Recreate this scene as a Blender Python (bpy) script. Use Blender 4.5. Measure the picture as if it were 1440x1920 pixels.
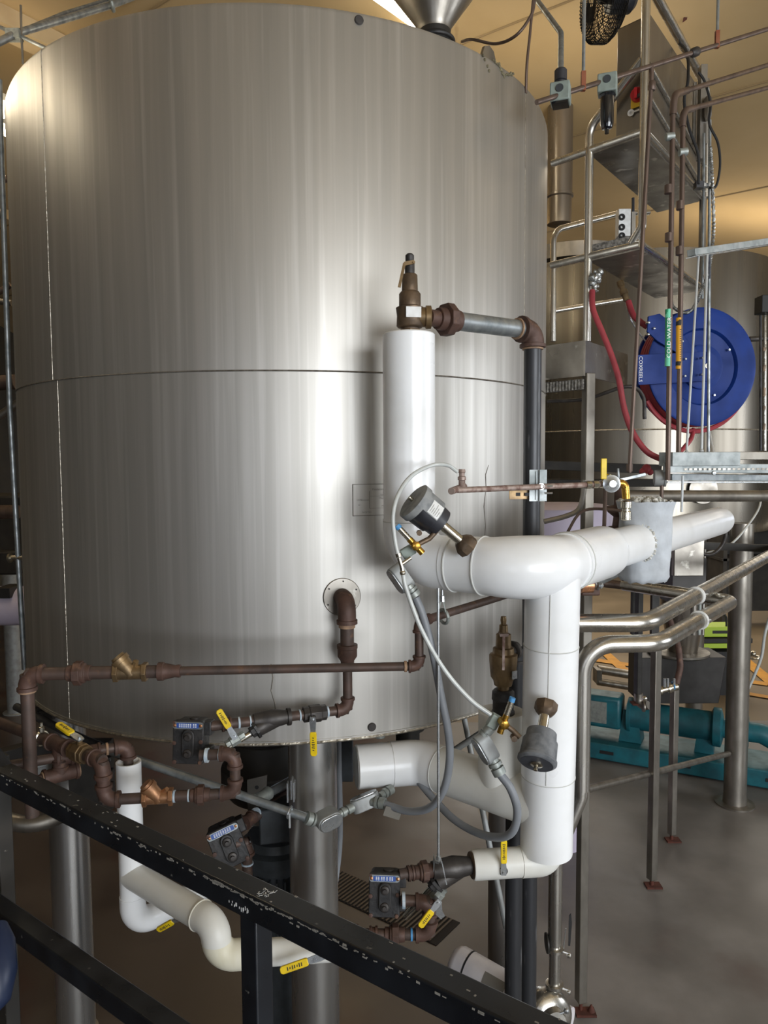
import bpy, math, random
from mathutils import Vector as V, Matrix
random.seed(7)
S = bpy.context.scene
for o in list(bpy.data.objects): bpy.data.objects.remove(o)
COL = S.collection
# ------------------------------------------------------------------ camera
F, PITCH, ROLL, H = 1378.4, .0679, -.0061, 2.75
cam = bpy.data.objects.new('camera', bpy.data.cameras.new('camera'))
COL.objects.link(cam); S.camera = cam
cam.data.lens = F * 36 / 1920; cam.data.sensor_width = 36; cam.data.clip_start = .05; cam.data.clip_end = 200
CM = Matrix.Rotation(math.pi/2 - PITCH, 4, 'X') @ Matrix.Rotation(ROLL, 4, 'Z')
cam.matrix_world = Matrix.Translation((0, 0, H)) @ CM
EYE = V((0, 0, H)); UP = V((0, 0, 1)); X = V((1, 0, 0)); Y = V((0, 1, 0))
S.view_settings.view_transform = 'Standard'; S.view_settings.look = 'None'
S.view_settings.gamma = 1; S.view_settings.exposure = 0.07; S.view_settings.use_curve_mapping = False
# ------------------------------------------------------------------ world and daylight
W = bpy.data.worlds.new('world'); S.world = W; W.use_nodes = True
W.node_tree.nodes['Background'].inputs[0].default_value = (.75, .82, .95, 1)
W.node_tree.nodes['Background'].inputs[1].default_value = .5

def area(name, loc, target, sx, sy, power, col):
    l = bpy.data.lights.new(name, 'AREA'); l.shape = 'RECTANGLE'; l.size = sx; l.size_y = sy
    l.energy = power; l.color = col
    o = bpy.data.objects.new(name, l); COL.objects.link(o); o.location = loc
    o.rotation_euler = (V(target) - V(loc)).to_track_quat('-Z', 'Y').to_euler(); return o
area('daylight_through_rear_windows', (5.0, -5.2, 3.0), (0, 3, 2.0), 6.4, 3.6, 600, (.95, .98, 1))
area('daylight_through_rear_door', (-1.6, -6.2, 2.7), (0, 3, 1.8), 2.2, 2.6, 22, (.93, .96, 1))
area('daylight_through_right_windows', (9.8, 2.5, 3.2), (1.5, 4, 1.2), 4, 2.4, 150, (.95, .98, 1))
for (lx, ly, lz, sx_, sy_, pw) in ((-2.55, 4.4, 4.95, .08, 3.4, 26), (1.2, 5.6, 5.0, 1.6, .12, 30), (4.6, 8.2, 4.9, 2.6, .12, 55), (-1.0, 9.5, 4.9, 2.6, .12, 90), (3.6, 3.6, 5.3, .12, 1.6, 14)):
    area('warm_tube_lamp_downward', (lx, ly, lz), (lx, ly+.001, 0), sx_, sy_, pw*.22, (1, .84, .62))
    area('warm_tube_lamp_upward', (lx, ly, lz+.02), (lx, ly+.001, 9), sx_, sy_, pw*(.8 if lx < 0 else .22), (1, .83, .60))
area('far_bay_daylight', (5, 12.5, 3.9), (5, 12.6, 0), 9, 5, 420, (1, .92, .8))

# ------------------------------------------------------------------ points
def ray(px, py):
    d = CM.to_3x3() @ V(((px - 720) / F, (960 - py) / F, -1)); return d
def P(px, py, y):                       # point of the sight line at world depth y
    d = ray(px, py); return EYE + d * (y / d.y)
def PZ(px, py, z):                      # point of the sight line at height z
    d = ray(px, py); return EYE + d * ((z - H) / d.z)
TC, TR = V((-.4567, 3.7137, 0)), 1.24
def TP(px, py, off=0.):                 # point on the tank's cylinder
    d = ray(px, py); a = d.x**2 + d.y**2; b = d.x*TC.x + d.y*TC.y
    disc = max(0, b*b - a*(TC.x**2 + TC.y**2 - (TR+off)**2)); return EYE + d * ((b - math.sqrt(disc)) / a)
def TN(p): n = V((p.x - TC.x, p.y - TC.y, 0)); return n.normalized()
def R(w, y): return w * y / F           # size of w pixels at depth y

# ------------------------------------------------------------------ materials
def lin(c):
    if isinstance(c, str): c = [int(c[i:i+2], 16)/255 for i in (0, 2, 4)]
    return [x/12.92 if x <= .04045 else ((x+.055)/1.055)**2.4 for x in c]
MATS = {}
def mat(name, col, rough=.5, metal=0., col2=None, sc=8., st=(1, 1, 1), amt=1., lo=.35, hi=.7, bump=0., rvar=0., detail=4, coat=0., emit=0., spec=None, col3=None, sc3=30., lo3=.6, hi3=.7, st3=(1,1,1), alpha=1., aniso=0):
    if name in MATS: return MATS[name]
    m = bpy.data.materials.new(name); m.use_nodes = True; MATS[name] = m
    nt = m.node_tree; N = nt.nodes; L = nt.links; b = N['Principled BSDF']
    c = lin(col) + [1]
    b.inputs['Base Color'].default_value = c; b.inputs['Roughness'].default_value = rough; b.inputs['Metallic'].default_value = metal
    if coat: b.inputs['Coat Weight'].default_value = coat; b.inputs['Coat Roughness'].default_value = .12
    if spec is not None: b.inputs['Specular IOR Level'].default_value = spec
    if alpha < 1: b.inputs['Alpha'].default_value = alpha
    if aniso: b.inputs['Anisotropic'].default_value = aniso
    if emit: b.inputs['Emission Color'].default_value = c; b.inputs['Emission Strength'].default_value = emit
    if col2 or bump or rvar:
        tc = N.new('ShaderNodeTexCoord'); mp = N.new('ShaderNodeMapping'); mp.inputs['Scale'].default_value = st
        L.new(tc.outputs['Object'], mp.inputs[0])
        nz = N.new('ShaderNodeTexNoise'); nz.inputs['Scale'].default_value = sc; nz.inputs['Detail'].default_value = detail
        L.new(mp.outputs[0], nz.inputs['Vector'])
        rp = N.new('ShaderNodeMapRange'); rp.inputs[1].default_value = lo; rp.inputs[2].default_value = hi; rp.inputs[4].default_value = amt
        L.new(nz.outputs[0], rp.inputs[0])
        out = None
        if col2:
            mx = N.new('ShaderNodeMix'); mx.data_type = 'RGBA'; mx.inputs[6].default_value = c; mx.inputs[7].default_value = lin(col2) + [1]
            L.new(rp.outputs[0], mx.inputs[0]); out = mx.outputs[2]
        if col3:
            mp3 = N.new('ShaderNodeMapping'); mp3.inputs['Scale'].default_value = st3; L.new(tc.outputs['Object'], mp3.inputs[0])
            n3 = N.new('ShaderNodeTexNoise'); n3.inputs['Scale'].default_value = sc3; n3.inputs['Detail'].default_value = 6
            L.new(mp3.outputs[0], n3.inputs['Vector'])
            r3 = N.new('ShaderNodeMapRange'); r3.inputs[1].default_value = lo3; r3.inputs[2].default_value = hi3; L.new(n3.outputs[0], r3.inputs[0])
            m3 = N.new('ShaderNodeMix'); m3.data_type = 'RGBA'
            if out: L.new(out, m3.inputs[6])
            else: m3.inputs[6].default_value = c
            m3.inputs[7].default_value = lin(col3) + [1]; L.new(r3.outputs[0], m3.inputs[0]); out = m3.outputs[2]
        if out: L.new(out, b.inputs['Base Color'])
        if rvar:
            rr = N.new('ShaderNodeMapRange'); rr.inputs[1].default_value = .3; rr.inputs[2].default_value = .7
            rr.inputs[3].default_value = max(.04, rough - rvar); rr.inputs[4].default_value = min(1, rough + rvar)
            L.new(nz.outputs[0], rr.inputs[0]); L.new(rr.outputs[0], b.inputs['Roughness'])
        if bump:
            bp = N.new('ShaderNodeBump'); bp.inputs['Strength'].default_value = bump; bp.inputs['Distance'].default_value = .01
            L.new(nz.outputs[0], bp.inputs['Height']); L.new(bp.outputs[0], b.inputs['Normal'])
    return m
mat('tank_steel', 'bbb8b2', .44, .82, 'a6a39d', 16, (1, 1, .02), 1, .36, .74, 0, .025, 9, col3='cdcbc6', sc3=38, lo3=.52, hi3=.84, st3=(1, 1, .022))
mat('tank_steel_far', '8c867b', .28, .92, '645e54', 5, (1, 1, .03), 1, .35, .7, 0, .08, 5)  # brown tone and streaks put reflections of ceiling and dark room into the colour
mat('weld', 'c8c2b4', .35, .8, '8a8478', 60, bump=.6)
mat('weld_line', '8d887f', .5, .7, '6c675f', 60, bump=.4)
mat('leg_steel', 'c6c5c2', .3, .92, '9a9894', 7, (1, 1, .12), 1, .4, .7, 0, .1, 5)
mat('polished_steel', 'cfccc4', .27, .95, 'aaa69e', 14, (1, 1, .3), 1, .4, .7, 0, .06)
mat('dull_steel', '9a958c', .42, .85, '6f6a62', 10, (1, 1, .4), 1, .35, .7, .05, .1)
mat('sheet_steel', 'a09b92', .36, .88, '76716a', 6, (1, 1, 1), 1, .35, .7, 0, .12, 6, col3='c9c5bc', sc3=14, lo3=.62, hi3=.7)
mat('cabinet_steel', '9b948a', .3, .85, '837b70', 7, (1, 1, .1), 1, .35, .7, 0, .05)
mat('white_jacket', 'f3f5f6', .32, 0, 'e0e1df', 5, (1, 1, 1), .8, .45, .8, .03, .05, coat=.25)
mat('white_jacket_old', 'e6e6e0', .42, 0, 'd2d0c6', 6, (1, 1, 1), .8, .45, .8, .04, .05, coat=.1)
mat('jacket_seam', 'c5c6c2', .6)
mat('yellowed_jacket', 'e3dfcb', .5, 0, 'c9c09c', 12, (1, 1, .4), 1, .5, .8)
mat('blanket', 'c4cad0', .8, 0, 'aeb3b8', 14, (1, 1, 1), 1, .4, .7, .5, 0, 6)
mat('blanket_fringe', 'a9a9a2', .95, 0, 'e4e2da', 60, (1, 1, 1), 1, .4, .65, 1.0)
mat('iron', '5a4840', .55, .25, '423833', 18, (1, 1, 1), 1, .35, .7, .15, .1, 5, col3='69503f', sc3=34, lo3=.62, hi3=.72)
mat('iron_fitting', '5c443b', .6, .2, '49372f', 24, (1, 1, 1), 1, .35, .7, .3, .1, 5, col3='6f5342', sc3=40, lo3=.6, hi3=.72)
mat('iron_grey', '474340', .5, .4, '33302f', 24, (1, 1, 1), 1, .35, .7, .3, .1, 5)
mat('black_pipe', '3a3b3e', .42, .3, '2a2b2d', 16, (1, 1, .15), 1, .35, .7, .05, .1, 6, col3='77787a', sc3=38, lo3=.62, hi3=.78, st3=(1, 1, .15))
mat('cast_black', '2b2b2c', .5, .2, '3d3b3a', 28, (1, 1, 1), 1, .4, .7, .4, .1)
mat('bronze', '8a7352', .42, .6, '65543e', 20, (1, 1, 1), 1, .4, .7, .3, .1, 5)
mat('old_bronze', '6d5b48', .5, .5, '4d4136', 22, (1, 1, 1), 1, .4, .7, .35, .1, 5)
mat('red_bronze', 'a97d59', .42, .6, '7f5b42', 20, (1, 1, 1), 1, .4, .7, .3, .1, 5)
mat('brass', 'c79b45', .25, .9, 'a47c35', 40, (1, 1, 1), 1, .4, .7, .1, .1)
mat('nickel', 'cfc9ba', .22, .95, 'a39d8e', 40, (1, 1, 1), 1, .4, .7, .1, .08)
mat('copper', 'b5805c', .35, .8, '8c6a58', 30, (1, 1, .4), 1, .4, .7, .05, .1)
mat('dusty_copper', 'a5948b', .6, .4, '7c6259', 40, (1, 1, 1), 1, .4, .6, .1, .1)
mat('brown_tube', '6b5a50', .45, .55, '564840', 20, (1, 1, .2), 1, .4, .7, 0, .1)
mat('galvanised', 'a5aaac', .45, .75, '7e8587', 22, (1, 1, 1), 1, .38, .66, .08, .12, 6)
mat('galvanised_fitting', 'a3a8a3', .5, .5, '868c88', 30, (1, 1, 1), 1, .4, .7, .12, .1)
mat('zinc', 'c8ccce', .32, .85, 'a0a4a6', 40, (1, 1, 1), 1, .4, .7, .05, .1)
mat('conduit_body', 'a2a6a6', .5, .35, '90918f', 20, (1, 1, 1), 1, .4, .7, .15)
mat('grey_hose', '85898e', .45, 0, '777b80', 10, (1, 1, 1), 1, .4, .7)
mat('clear_hose', 'c9cdca', .3, 0, 'b4b8b6', 12, coat=.3)
mat('plastic_black', '25262a', .4, 0, '33343a', 20, rvar=.1)
mat('actuator_grey', '74777a', .6, 0, '5b5e62', 40, (1, 1, 1), 1, .4, .65, .15)
mat('actuator_dark', '3a3c43', .5, 0, '4b4e56', 30, (1, 1, 1), 1, .5, .8)
mat('blue_cap', '4d8fc4', .4)
mat('ptfe_tape', '9fb4c4', .6, 0, 'cfd6da', 60, (1, 1, 1))
mat('pipe_dope', 'a98a6c', .7, 0, '7c6350', 60)
mat('yellow_grip', 'f0cf1b', .42, 0, 'd9b717', 30)
mat('ink', '2a2a28', .7)
mat('faded_ink', '77736b', .7)
mat('white_label', 'e6e7e6', .5, 0, 'cfcfcb', 40)
mat('blue_plate', '2d4f9b', .4, 0, '4064ae', 40)
mat('white_ink', 'e8eaea', .6)
mat('black_paint', '15181d', .33, 0, '1f2329', 12, (1, 1, 1), 1, .4, .7, 0, .08, 5, col3='6b6a66', sc3=34, lo3=.70, hi3=.74)
mat('dusty_black_paint', '2b2a28', .5, 0, '3a3631', 8, (1, 1, 1), 1, .4, .7, 0, .1, 6, col3='77726a', sc3=26, lo3=.71, hi3=.75)
mat('paint_chip', '8d8b85', .7)
mat('reel_blue', '15347d', .5, .0, '122b68', 8, (1, 1, 1), 1, .4, .7, 0, .1, spec=.2)
mat('red_hose', 'a23a42', .5, 0, '8a3038', 20)
mat('teal_paint', '1f6570', .45, 0, '184d57', 10, (1, 1, 1), 1, .35, .7, .08, .1)
mat('motor_grey', '3d4246', .5, .1, '2f3336', 20, (1, 1, 1), 1, .4, .7, .1)
mat('pump_dark', '3a3835', .5, .4, '2b2a28', 14)
mat('dark_box', '3b3937', .45, .5, '2e2c2a', 8)
mat('regulator_grey', '8f9a92', .5, 0, '7c867f', 30)
mat('dusty_plastic', '8f9190', .6, 0, '707375', 30, (1, 1, 1), 1, .4, .65, .1)
mat('lens_black', '15171b', .15, 0, coat=.6)
mat('orange_fitting', '8a5236', .5, .2, '843f24', 30)
mat('green_tape', '2f9a6c', .5)
mat('mint_tape', '6fd0a8', .5)
mat('yellow_tape', 'e0a21e', .5)
mat('red_switch', 'b8222a', .4)
mat('yellow_plate', 'd8b228', .5)
mat('tray_steel', 'b2b8b8', .5, .6, '8f9696', 20, (1, 1, 1), 1, .35, .65, .1, .1)
mat('white_rod', 'c9cdcd', .4, .4)
mat('ceiling', 'c4ac82', .8, 0, 'b39b70', .9, (1, 1, 1), 1, .35, .7, .12, 0, 8, col3='8b704a', sc3=3.2, lo3=.70, hi3=.78, st3=(1, .25, 1))
mat('ceiling_rib', 'cdb68c', .75, 0, 'b79e75', 3)
mat('ceiling_joint', '8f7a58', .8)
mat('wall_paint', '57503f', .8, 0, '453f33', 1.2, (1, 1, 1), 1, .35, .7)
mat('floor_dark', '3a322e', .38, 0, '4a423c', 1.6, (1, 1, 1), 1, .35, .7, .06, .1, 8, col3='3d1f18', sc3=1.1, lo3=.56, hi3=.7)
mat('floor_near', '5f5c59', .45, 0, '7e7b78', 1.9, (1, 1, 1), 1, .40, .68, .05, .1, 8, col3='48312a', sc3=.8, lo3=.55, hi3=.72)
mat('floor_far', '6b5d48', .55, 0, '7a6a52', 1.2, (1, 1, 1), 1, .35, .7, 0, .1, 6)
mat('yellow_line', 'c28a2a', .6, 0, 'a9762a', 8)
mat('grate', '4a4138', .5, .5)
mat('grate_dark', '1c1714', .8)
mat('lamp_tube', 'fff0c0', .5, emit=7)
mat('lamp_hot', 'fff4dc', .5, emit=18)
mat('lamp_body', 'd8d2c0', .5)
mat('window_pane', 'c9d3e6', .3, emit=3.0)
mat('pale_lavender', 'cfc6d8', .35, 0, 'bdb4c8', 3)
mat('dark_machine', '26231f', .6, .2, '36322c', 8)
mat('foil', 'c6c8c6', .3, .9, '8d8f8d', 40, (1, 1, 1), 1, .4, .6, 1.0)
mat('gunk', '5d5a55', .9, 0, '8e8b84', 60, (1, 1, 1), 1, .4, .6, 1)
mat('blue_plastic', '1c2740', .4)
mat('white_plastic', 'e4e0e2', .4, 0, 'd2ced2', 10)
mat('lime_green', 'a7c23c', .5)
mat('orange_cap', 'd0703c', .5)
mat('rubber_black', '1d1d1e', .6)
mat('fan_mesh', '1b1a19', .5, .3)
mat('rust', '5c2f22', .85, 0, '43241b', 20)
mat('crust', '8c8468', .9, 0, '5c5644', 50, bump=.8)
mat('joint_sealant', 'dcd9cc', .7)

# ------------------------------------------------------------------ mesh builder
def perp(d):
    a = V((0, 0, 1)) if abs(d.z) < .9 else V((1, 0, 0)); u = d.cross(a).normalized(); return u, d.cross(u).normalized()
def fillet(pts, r, n=8):
    pts = [V(p) for p in pts]; out = [pts[0]]
    for i in range(1, len(pts)-1):
        a, b, c = pts[i-1], pts[i], pts[i+1]; d1 = (a-b); d2 = (c-b); l1, l2 = d1.length, d2.length
        if l1 < 1e-6 or l2 < 1e-6: continue
        d1 /= l1; d2 /= l2; ang = math.acos(max(-1, min(1, d1.dot(d2))))
        if ang > 3.1: out.append(b); continue
        rr = r[i-1] if isinstance(r, (list, tuple)) else r
        t = min(rr / math.tan(ang/2), l1*.49 if i > 1 else l1*.98, l2*.49 if i < len(pts)-2 else l2*.98); rr = t*math.tan(ang/2)
        ctr = b + (d1+d2).normalized() * (rr/math.sin(ang/2)); s = b + d1*t - ctr; e = b + d2*t - ctr
        tot = s.angle(e) if s.length > 1e-9 else 0; ax = s.cross(e)
        if ax.length < 1e-12: out.append(b); continue
        ax.normalize()
        for k in range(n+1): out.append(ctr + Matrix.Rotation(tot*k/n, 3, ax) @ s)
    out.append(pts[-1]); return out
def spline(pts, n=8):
    pts = [V(p) for p in pts]; q = [pts[0]*2-pts[1]] + pts + [pts[-1]*2-pts[-2]]; out = []
    for i in range(1, len(q)-2):
        for k in range(n):
            t = k/n; a, b, c, d = q[i-1:i+3]
            out.append(.5*((2*b) + (c-a)*t + (2*a-5*b+4*c-d)*t*t + (3*b-a-3*c+d)*t**3))
    out.append(pts[-1]); return out
class MB:
    def __init__(s): s.v = []; s.f = []
    def tube(s, pts, r, n=14, cap=True):
        pts = [V(p) for p in pts]; P2 = [pts[0]]; rs = [r[0]] if isinstance(r, (list, tuple)) else None
        for i, p in enumerate(pts[1:], 1):
            if (p - P2[-1]).length > 1e-6 or (rs is not None and abs(r[i]-rs[-1]) > 1e-6):
                P2.append(p)
                if rs is not None: rs.append(r[i])
        pts = P2; m = len(pts)
        if m < 2: return s
        def dr(i, j):
            d = pts[j]-pts[i]
            return d.normalized() if d.length > 1e-9 else None
        T = []
        for i in range(m):
            a = dr(i-1, i) if i > 0 else None; b = dr(i, i+1) if i < m-1 else None
            t = (a or V((0,0,0))) + (b or V((0,0,0)))
            T.append(t.normalized() if t.length > 1e-6 else (T[-1] if T else V((0, 0, 1))))
        u, w = perp(T[0]); base = len(s.v)
        for i in range(m):
            u = (u - T[i]*u.dot(T[i])).normalized(); w = T[i].cross(u)
            rr = rs[i] if rs is not None else r
            if 0 < i < m-1:
                a = dr(i-1, i); b = dr(i, i+1)
            for k in range(n):
                an = 2*math.pi*k/n; s.v.append(pts[i] + (u*math.cos(an) + w*math.sin(an))*rr)
        for i in range(m-1):
            for k in range(n):
                a = base+i*n+k; b = base+i*n+(k+1) % n; s.f.append((a, b, b+n, a+n))
        if cap:
            s.f.append(tuple(base+k for k in reversed(range(n)))); s.f.append(tuple(base+(m-1)*n+k for k in range(n)))
        return s
    def lathe(s, o, ax, prof, n=24, ph=0.):
        o = V(o); ax = V(ax).normalized(); u, w = perp(ax); base = len(s.v)
        for t, r in prof:
            for k in range(n):
                an = 2*math.pi*(k/n)+ph; s.v.append(o + ax*t + (u*math.cos(an)+w*math.sin(an))*max(r, 1e-5))
        for i in range(len(prof)-1):
            for k in range(n):
                a = base+i*n+k; b = base+i*n+(k+1) % n; s.f.append((a, b, b+n, a+n))
        s.f.append(tuple(base+k for k in reversed(range(n)))); m = len(prof)-1; s.f.append(tuple(base+m*n+k for k in range(n)))
        return s
    def box(s, c, u, v, w):           # centre and three half-axes
        c, u, v, w = V(c), V(u), V(v), V(w); b = len(s.v)
        for k in (-1, 1):
            for i, j in ((-1, -1), (1, -1), (1, 1), (-1, 1)): s.v.append(c + u*i + v*j + w*k)
        for f in ((3, 2, 1, 0), (4, 5, 6, 7), (0, 1, 5, 4), (1, 2, 6, 5), (2, 3, 7, 6), (3, 0, 4, 7)): s.f.append(tuple(b+i for i in f))
        return s
    def bar(s, a, b, w, h, up=UP):     # rectangular bar
        a, b = V(a), V(b); d = (b-a); L = d.length; d.normalize(); sd = d.cross(up)
        sd = sd.normalized() if sd.length > 1e-5 else V((1, 0, 0)); u2 = sd.cross(d)
        return s.box((a+b)/2, d*L/2, sd*w/2, u2*h/2)
    def prism(s, poly, o, u, v, w):    # poly in (u,v), extruded by w
        o, u, v, w = V(o), V(u), V(v), V(w); b = len(s.v); n = len(poly)
        for x, y in poly: s.v.append(o + u*x + v*y)
        for x, y in poly: s.v.append(o + u*x + v*y + w)
        s.f.append(tuple(b+i for i in reversed(range(n)))); s.f.append(tuple(b+n+i for i in range(n)))
        for i in range(n): j = (i+1) % n; s.f.append((b+i, b+j, b+n+j, b+n+i))
        return s
    def quad(s, *p):
        b = len(s.v); s.v += [V(q) for q in p]; s.f.append(tuple(range(b, b+len(p)))); return s
    def ball(s, c, r, n=12, sq=1.):
        return s.lathe(V(c) - UP*r*sq, UP, [(r*sq*(1-math.cos(math.pi*k/8)), r*math.sin(math.pi*k/8)) for k in range(9)], n)
    def ring(s, c, ax, R0, r, n=36, m=8, a0=0, a1=2*math.pi):
        ax = V(ax).normalized(); u, w = perp(ax); pts = [V(c) + (u*math.cos(a0+(a1-a0)*k/n) + w*math.sin(a0+(a1-a0)*k/n))*R0 for k in range(n+1)]
        return s.tube(pts, r, m, cap=False)
ORG = {}
def obj(name, mb, material, parent=None, bevel=0., label=None, sharp=38):
    me = bpy.data.meshes.new(name)
    if parent is None:
        xs = [p.x for p in mb.v]; ys = [p.y for p in mb.v]; zs = [p.z for p in mb.v]
        org = V(((min(xs)+max(xs))/2, (min(ys)+max(ys))/2, min(zs)))
    else: org = ORG[parent.name]
    me.from_pydata([tuple(p-org) for p in mb.v], [], mb.f); me.validate()
    me.polygons.foreach_set('use_smooth', [True]*len(me.polygons)); me.set_sharp_from_angle(angle=math.radians(sharp))
    me.materials.append(MATS[material]); me.update()
    o = bpy.data.objects.new(name, me); COL.objects.link(o)
    if parent is None: o.location = org; ORG[o.name] = org
    else: o.parent = parent; ORG[o.name] = org
    if bevel:
        b = o.modifiers.new('bevel', 'BEVEL'); b.width = bevel; b.segments = 2; b.limit_method = 'ANGLE'; b.angle_limit = math.radians(40)
    if label: o['label'] = label
    return o
def thing(name, label, cat, loc, group=None):
    o = bpy.data.objects.new(name, None); COL.objects.link(o); o.location = V(loc); o['label'] = label; o['category'] = cat
    o.empty_display_size = .1
    if group: o['group'] = group
    ORG[o.name] = V(loc); return o
def tag(o, label, cat, group=None):
    o['label'] = label; o['category'] = cat
    if group: o['group'] = group
    return o
def struct(name, mb, m, parent=None):
    o = obj(name, mb, m, parent)
    if parent is None: o['kind'] = 'structure'
    return o
def text(s, size, origin, u, v, parent, material='ink', name='lettering', wrap=None, off=.0006, align='CENTER'):
    cu = bpy.data.curves.new('t', 'FONT'); cu.body = s; cu.size = size; cu.align_x = align; cu.align_y = 'CENTER'; cu.resolution_u = 2
    to = bpy.data.objects.new('t', cu); COL.objects.link(to); bpy.context.view_layer.update()
    me = bpy.data.meshes.new_from_object(to.evaluated_get(bpy.context.evaluated_depsgraph_get()))
    bpy.data.objects.remove(to); u = V(u).normalized(); v = V(v).normalized(); n = u.cross(v)
    mb = MB(); mb.v = [(V(origin) + u*q.co.x + v*q.co.y + n*off) if wrap is None else wrap(q.co.x, q.co.y, off) for q in me.vertices]
    mb.f = [tuple(p.vertices) for p in me.polygons]
    return obj(name, mb, material, parent)
# ------------------------------------------------------------------ pipe fittings (all parts of a thing)
def elbow(par, c, d1, d2, r, m='iron_fitting', k=1.0, name='elbow', tape=None):
    d1, d2 = V(d1).normalized(), V(d2).normalized(); c = V(c); L = r*2.3*k
    mb = MB(); mb.tube(fillet([c+d1*L, c, c+d2*L], r*1.75*k, 8), r*1.28, 18)
    for d in (d1, d2): mb.lathe(c+d*L*.80, d, [(0, r*1.28), (r*.08, r*1.5), (L*.24, r*1.5), (L*.27, r*1.2)], 18)
    e = obj(name, mb, m, par)
    return e
def collar(par, c, d, r, L, m='iron_fitting', name='coupling', hexn=0):
    d = V(d).normalized(); c = V(c)
    if hexn: pr = [(-L/2, r*1.2), (-L/2, r*1.55), (L/2, r*1.55), (L/2, r*1.2)]
    else: pr = [(-L/2, r*1.1), (-L/2, r*1.42), (-L/2+r*.4, r*1.45), (-L/2+r*.5, r*1.25), (L/2-r*.5, r*1.25), (L/2-r*.4, r*1.45), (L/2, r*1.42), (L/2, r*1.1)]
    return obj(name, MB().lathe(c, d, pr, hexn or 18), m, par)
def union(par, c, d, r, m='iron_fitting', s=1.):
    d = V(d).normalized(); c = V(c); mb = MB()
    mb.lathe(c, d, [(-r*1.9*s, r*1.1), (-r*1.9*s, r*1.35), (-r*.7*s, r*1.45), (-r*.7*s, r*1.1)], 18)
    mb.lathe(c, d, [(-r*.75*s, r*1.5), (-r*.7*s, r*2.1), (r*.55*s, r*2.1), (r*.6*s, r*1.5)], 8, .39)
    mb.lathe(c, d, [(r*.5*s, r*1.2), (r*.5*s, r*1.75), (r*1.0*s, r*1.7), (r*1.2*s, r*1.35), (r*2.0*s, r*1.35), (r*2.0*s, r*1.05)], 18)
    return obj('union', mb, m, par, bevel=r*.08)
def tape(par, c, d, r, w, m='ptfe_tape', name='thread_tape'):
    return obj(name, MB().lathe(V(c), V(d), [(-w/2, r*1.02), (-w/2, r*1.14), (w/2, r*1.14), (w/2, r*1.02)], 18), m, par)
def tee(par, c, d, b, r, m='iron_fitting', name='tee', k=1.):
    d, b = V(d).normalized(), V(b).normalized(); c = V(c); mb = MB(); L = r*2.5*k
    mb.tube([c-d*L, c+d*L], r*1.28, 18); mb.tube([c, c+b*L], r*1.26, 18)
    for q in (d, -d, b): mb.lathe(c+q*L*.82, q, [(0, r*1.28), (r*.06, r*1.5), (L*.2, r*1.5), (L*.22, r*1.15)], 18)
    return obj(name, mb, m, par)
def pipe(par, a, b, r, m='iron', n=18, name='pipe'):
    return obj(name, MB().tube([a, b], r, n), m, par)
def run(par, pts, r, m='iron', fm='iron_fitting', name='pipe', skip=()):
    pts = [V(p) for p in pts]
    for i in range(len(pts)-1): pipe(par, pts[i], pts[i+1], r, m, name=name)
    for i in range(1, len(pts)-1):
        if i in skip: continue
        elbow(par, pts[i], pts[i-1]-pts[i], pts[i+1]-pts[i], r, fm)
def handle(par, c, n, d, L, w, grip='yellow_grip', bend=.35, marks=True):
    """lever of a ball valve: zinc strip with nut and a coloured sleeve. n is the stem axis, d the way it points"""
    c, n, d = V(c), V(n).normalized(), V(d).normalized(); d = (d - n*d.dot(n)).normalized(); s = n.cross(d)
    g0 = L*bend; t = w*.09; h1 = c + n*w*.3
    lv = MB(); lv.lathe(c, n, [(0, w*.32), (w*.5, w*.32), (w*.5, w*.2), (w*.75, w*.2), (w*.75, 0)], 6)
    lv.prism([(-w*.45, -w*.4), (w*.3, -w*.5), (g0, -w*.36), (g0, w*.36), (w*.3, w*.5), (-w*.45, w*.4)], h1, d, s, n*t*2)
    lo = obj('lever', lv, 'zinc', par)
    gp = MB(); a = w*.5; pl = [(g0-w*.1, -a*.8), (g0+w*.2, -a), (L-w*.3, -a), (L, -a*.55), (L, a*.55), (L-w*.3, a), (g0+w*.2, a), (g0-w*.1, a*.8)]
    gp.prism(pl, h1 - n*w*.12, d, s, n*w*.42); go = obj('grip', gp, grip, par, bevel=w*.08, label='yellow vinyl grip')
    if marks:
        mk = MB(); q = h1 + n*w*.31; x = g0 + L*.12; rs = random.Random(int(L*1e5))
        while x < L*.86:
            ww = L*.022; hh = w*rs.uniform(.2, .5); mk.prism([(x, -hh/2), (x+ww, -hh/2), (x+ww*1.4, hh/2), (x+ww*.3, hh/2)], q, d, s, n*.0006); x += L*rs.uniform(.04, .07)
        obj('grip_print', mk, 'ink', par)
def ball_valve(par, c, ax, n, d, r, L, hw, hexn=8, m='iron_grey', blen=None):
    """valve body on pipe axis ax, stem n, lever towards d"""
    c, ax, n = V(c), V(ax).normalized(), V(n).normalized(); B = blen or r*3.6
    mb = MB(); mb.lathe(c, ax, [(-B, r*1.1), (-B, r*1.6), (-B*.55, r*1.6), (-B*.5, r*1.8), (B*.45, r*1.8), (B*.5, r*1.6), (B, r*1.6), (B, r*1.1)], hexn, .39)
    mb.tube([c, c+n*r*2.5], r*.5, 12)
    bo = obj('ball_valve', mb, m, par, bevel=r*.08)
    handle(bo, c+n*r*2.3, n, d, L, hw); return bo
def lerp(a, b, t): return V(a)*(1-t) + V(b)*t
# ================================================================== SETTING
def gx(px, y): return P(px, 900, y).x
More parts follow.
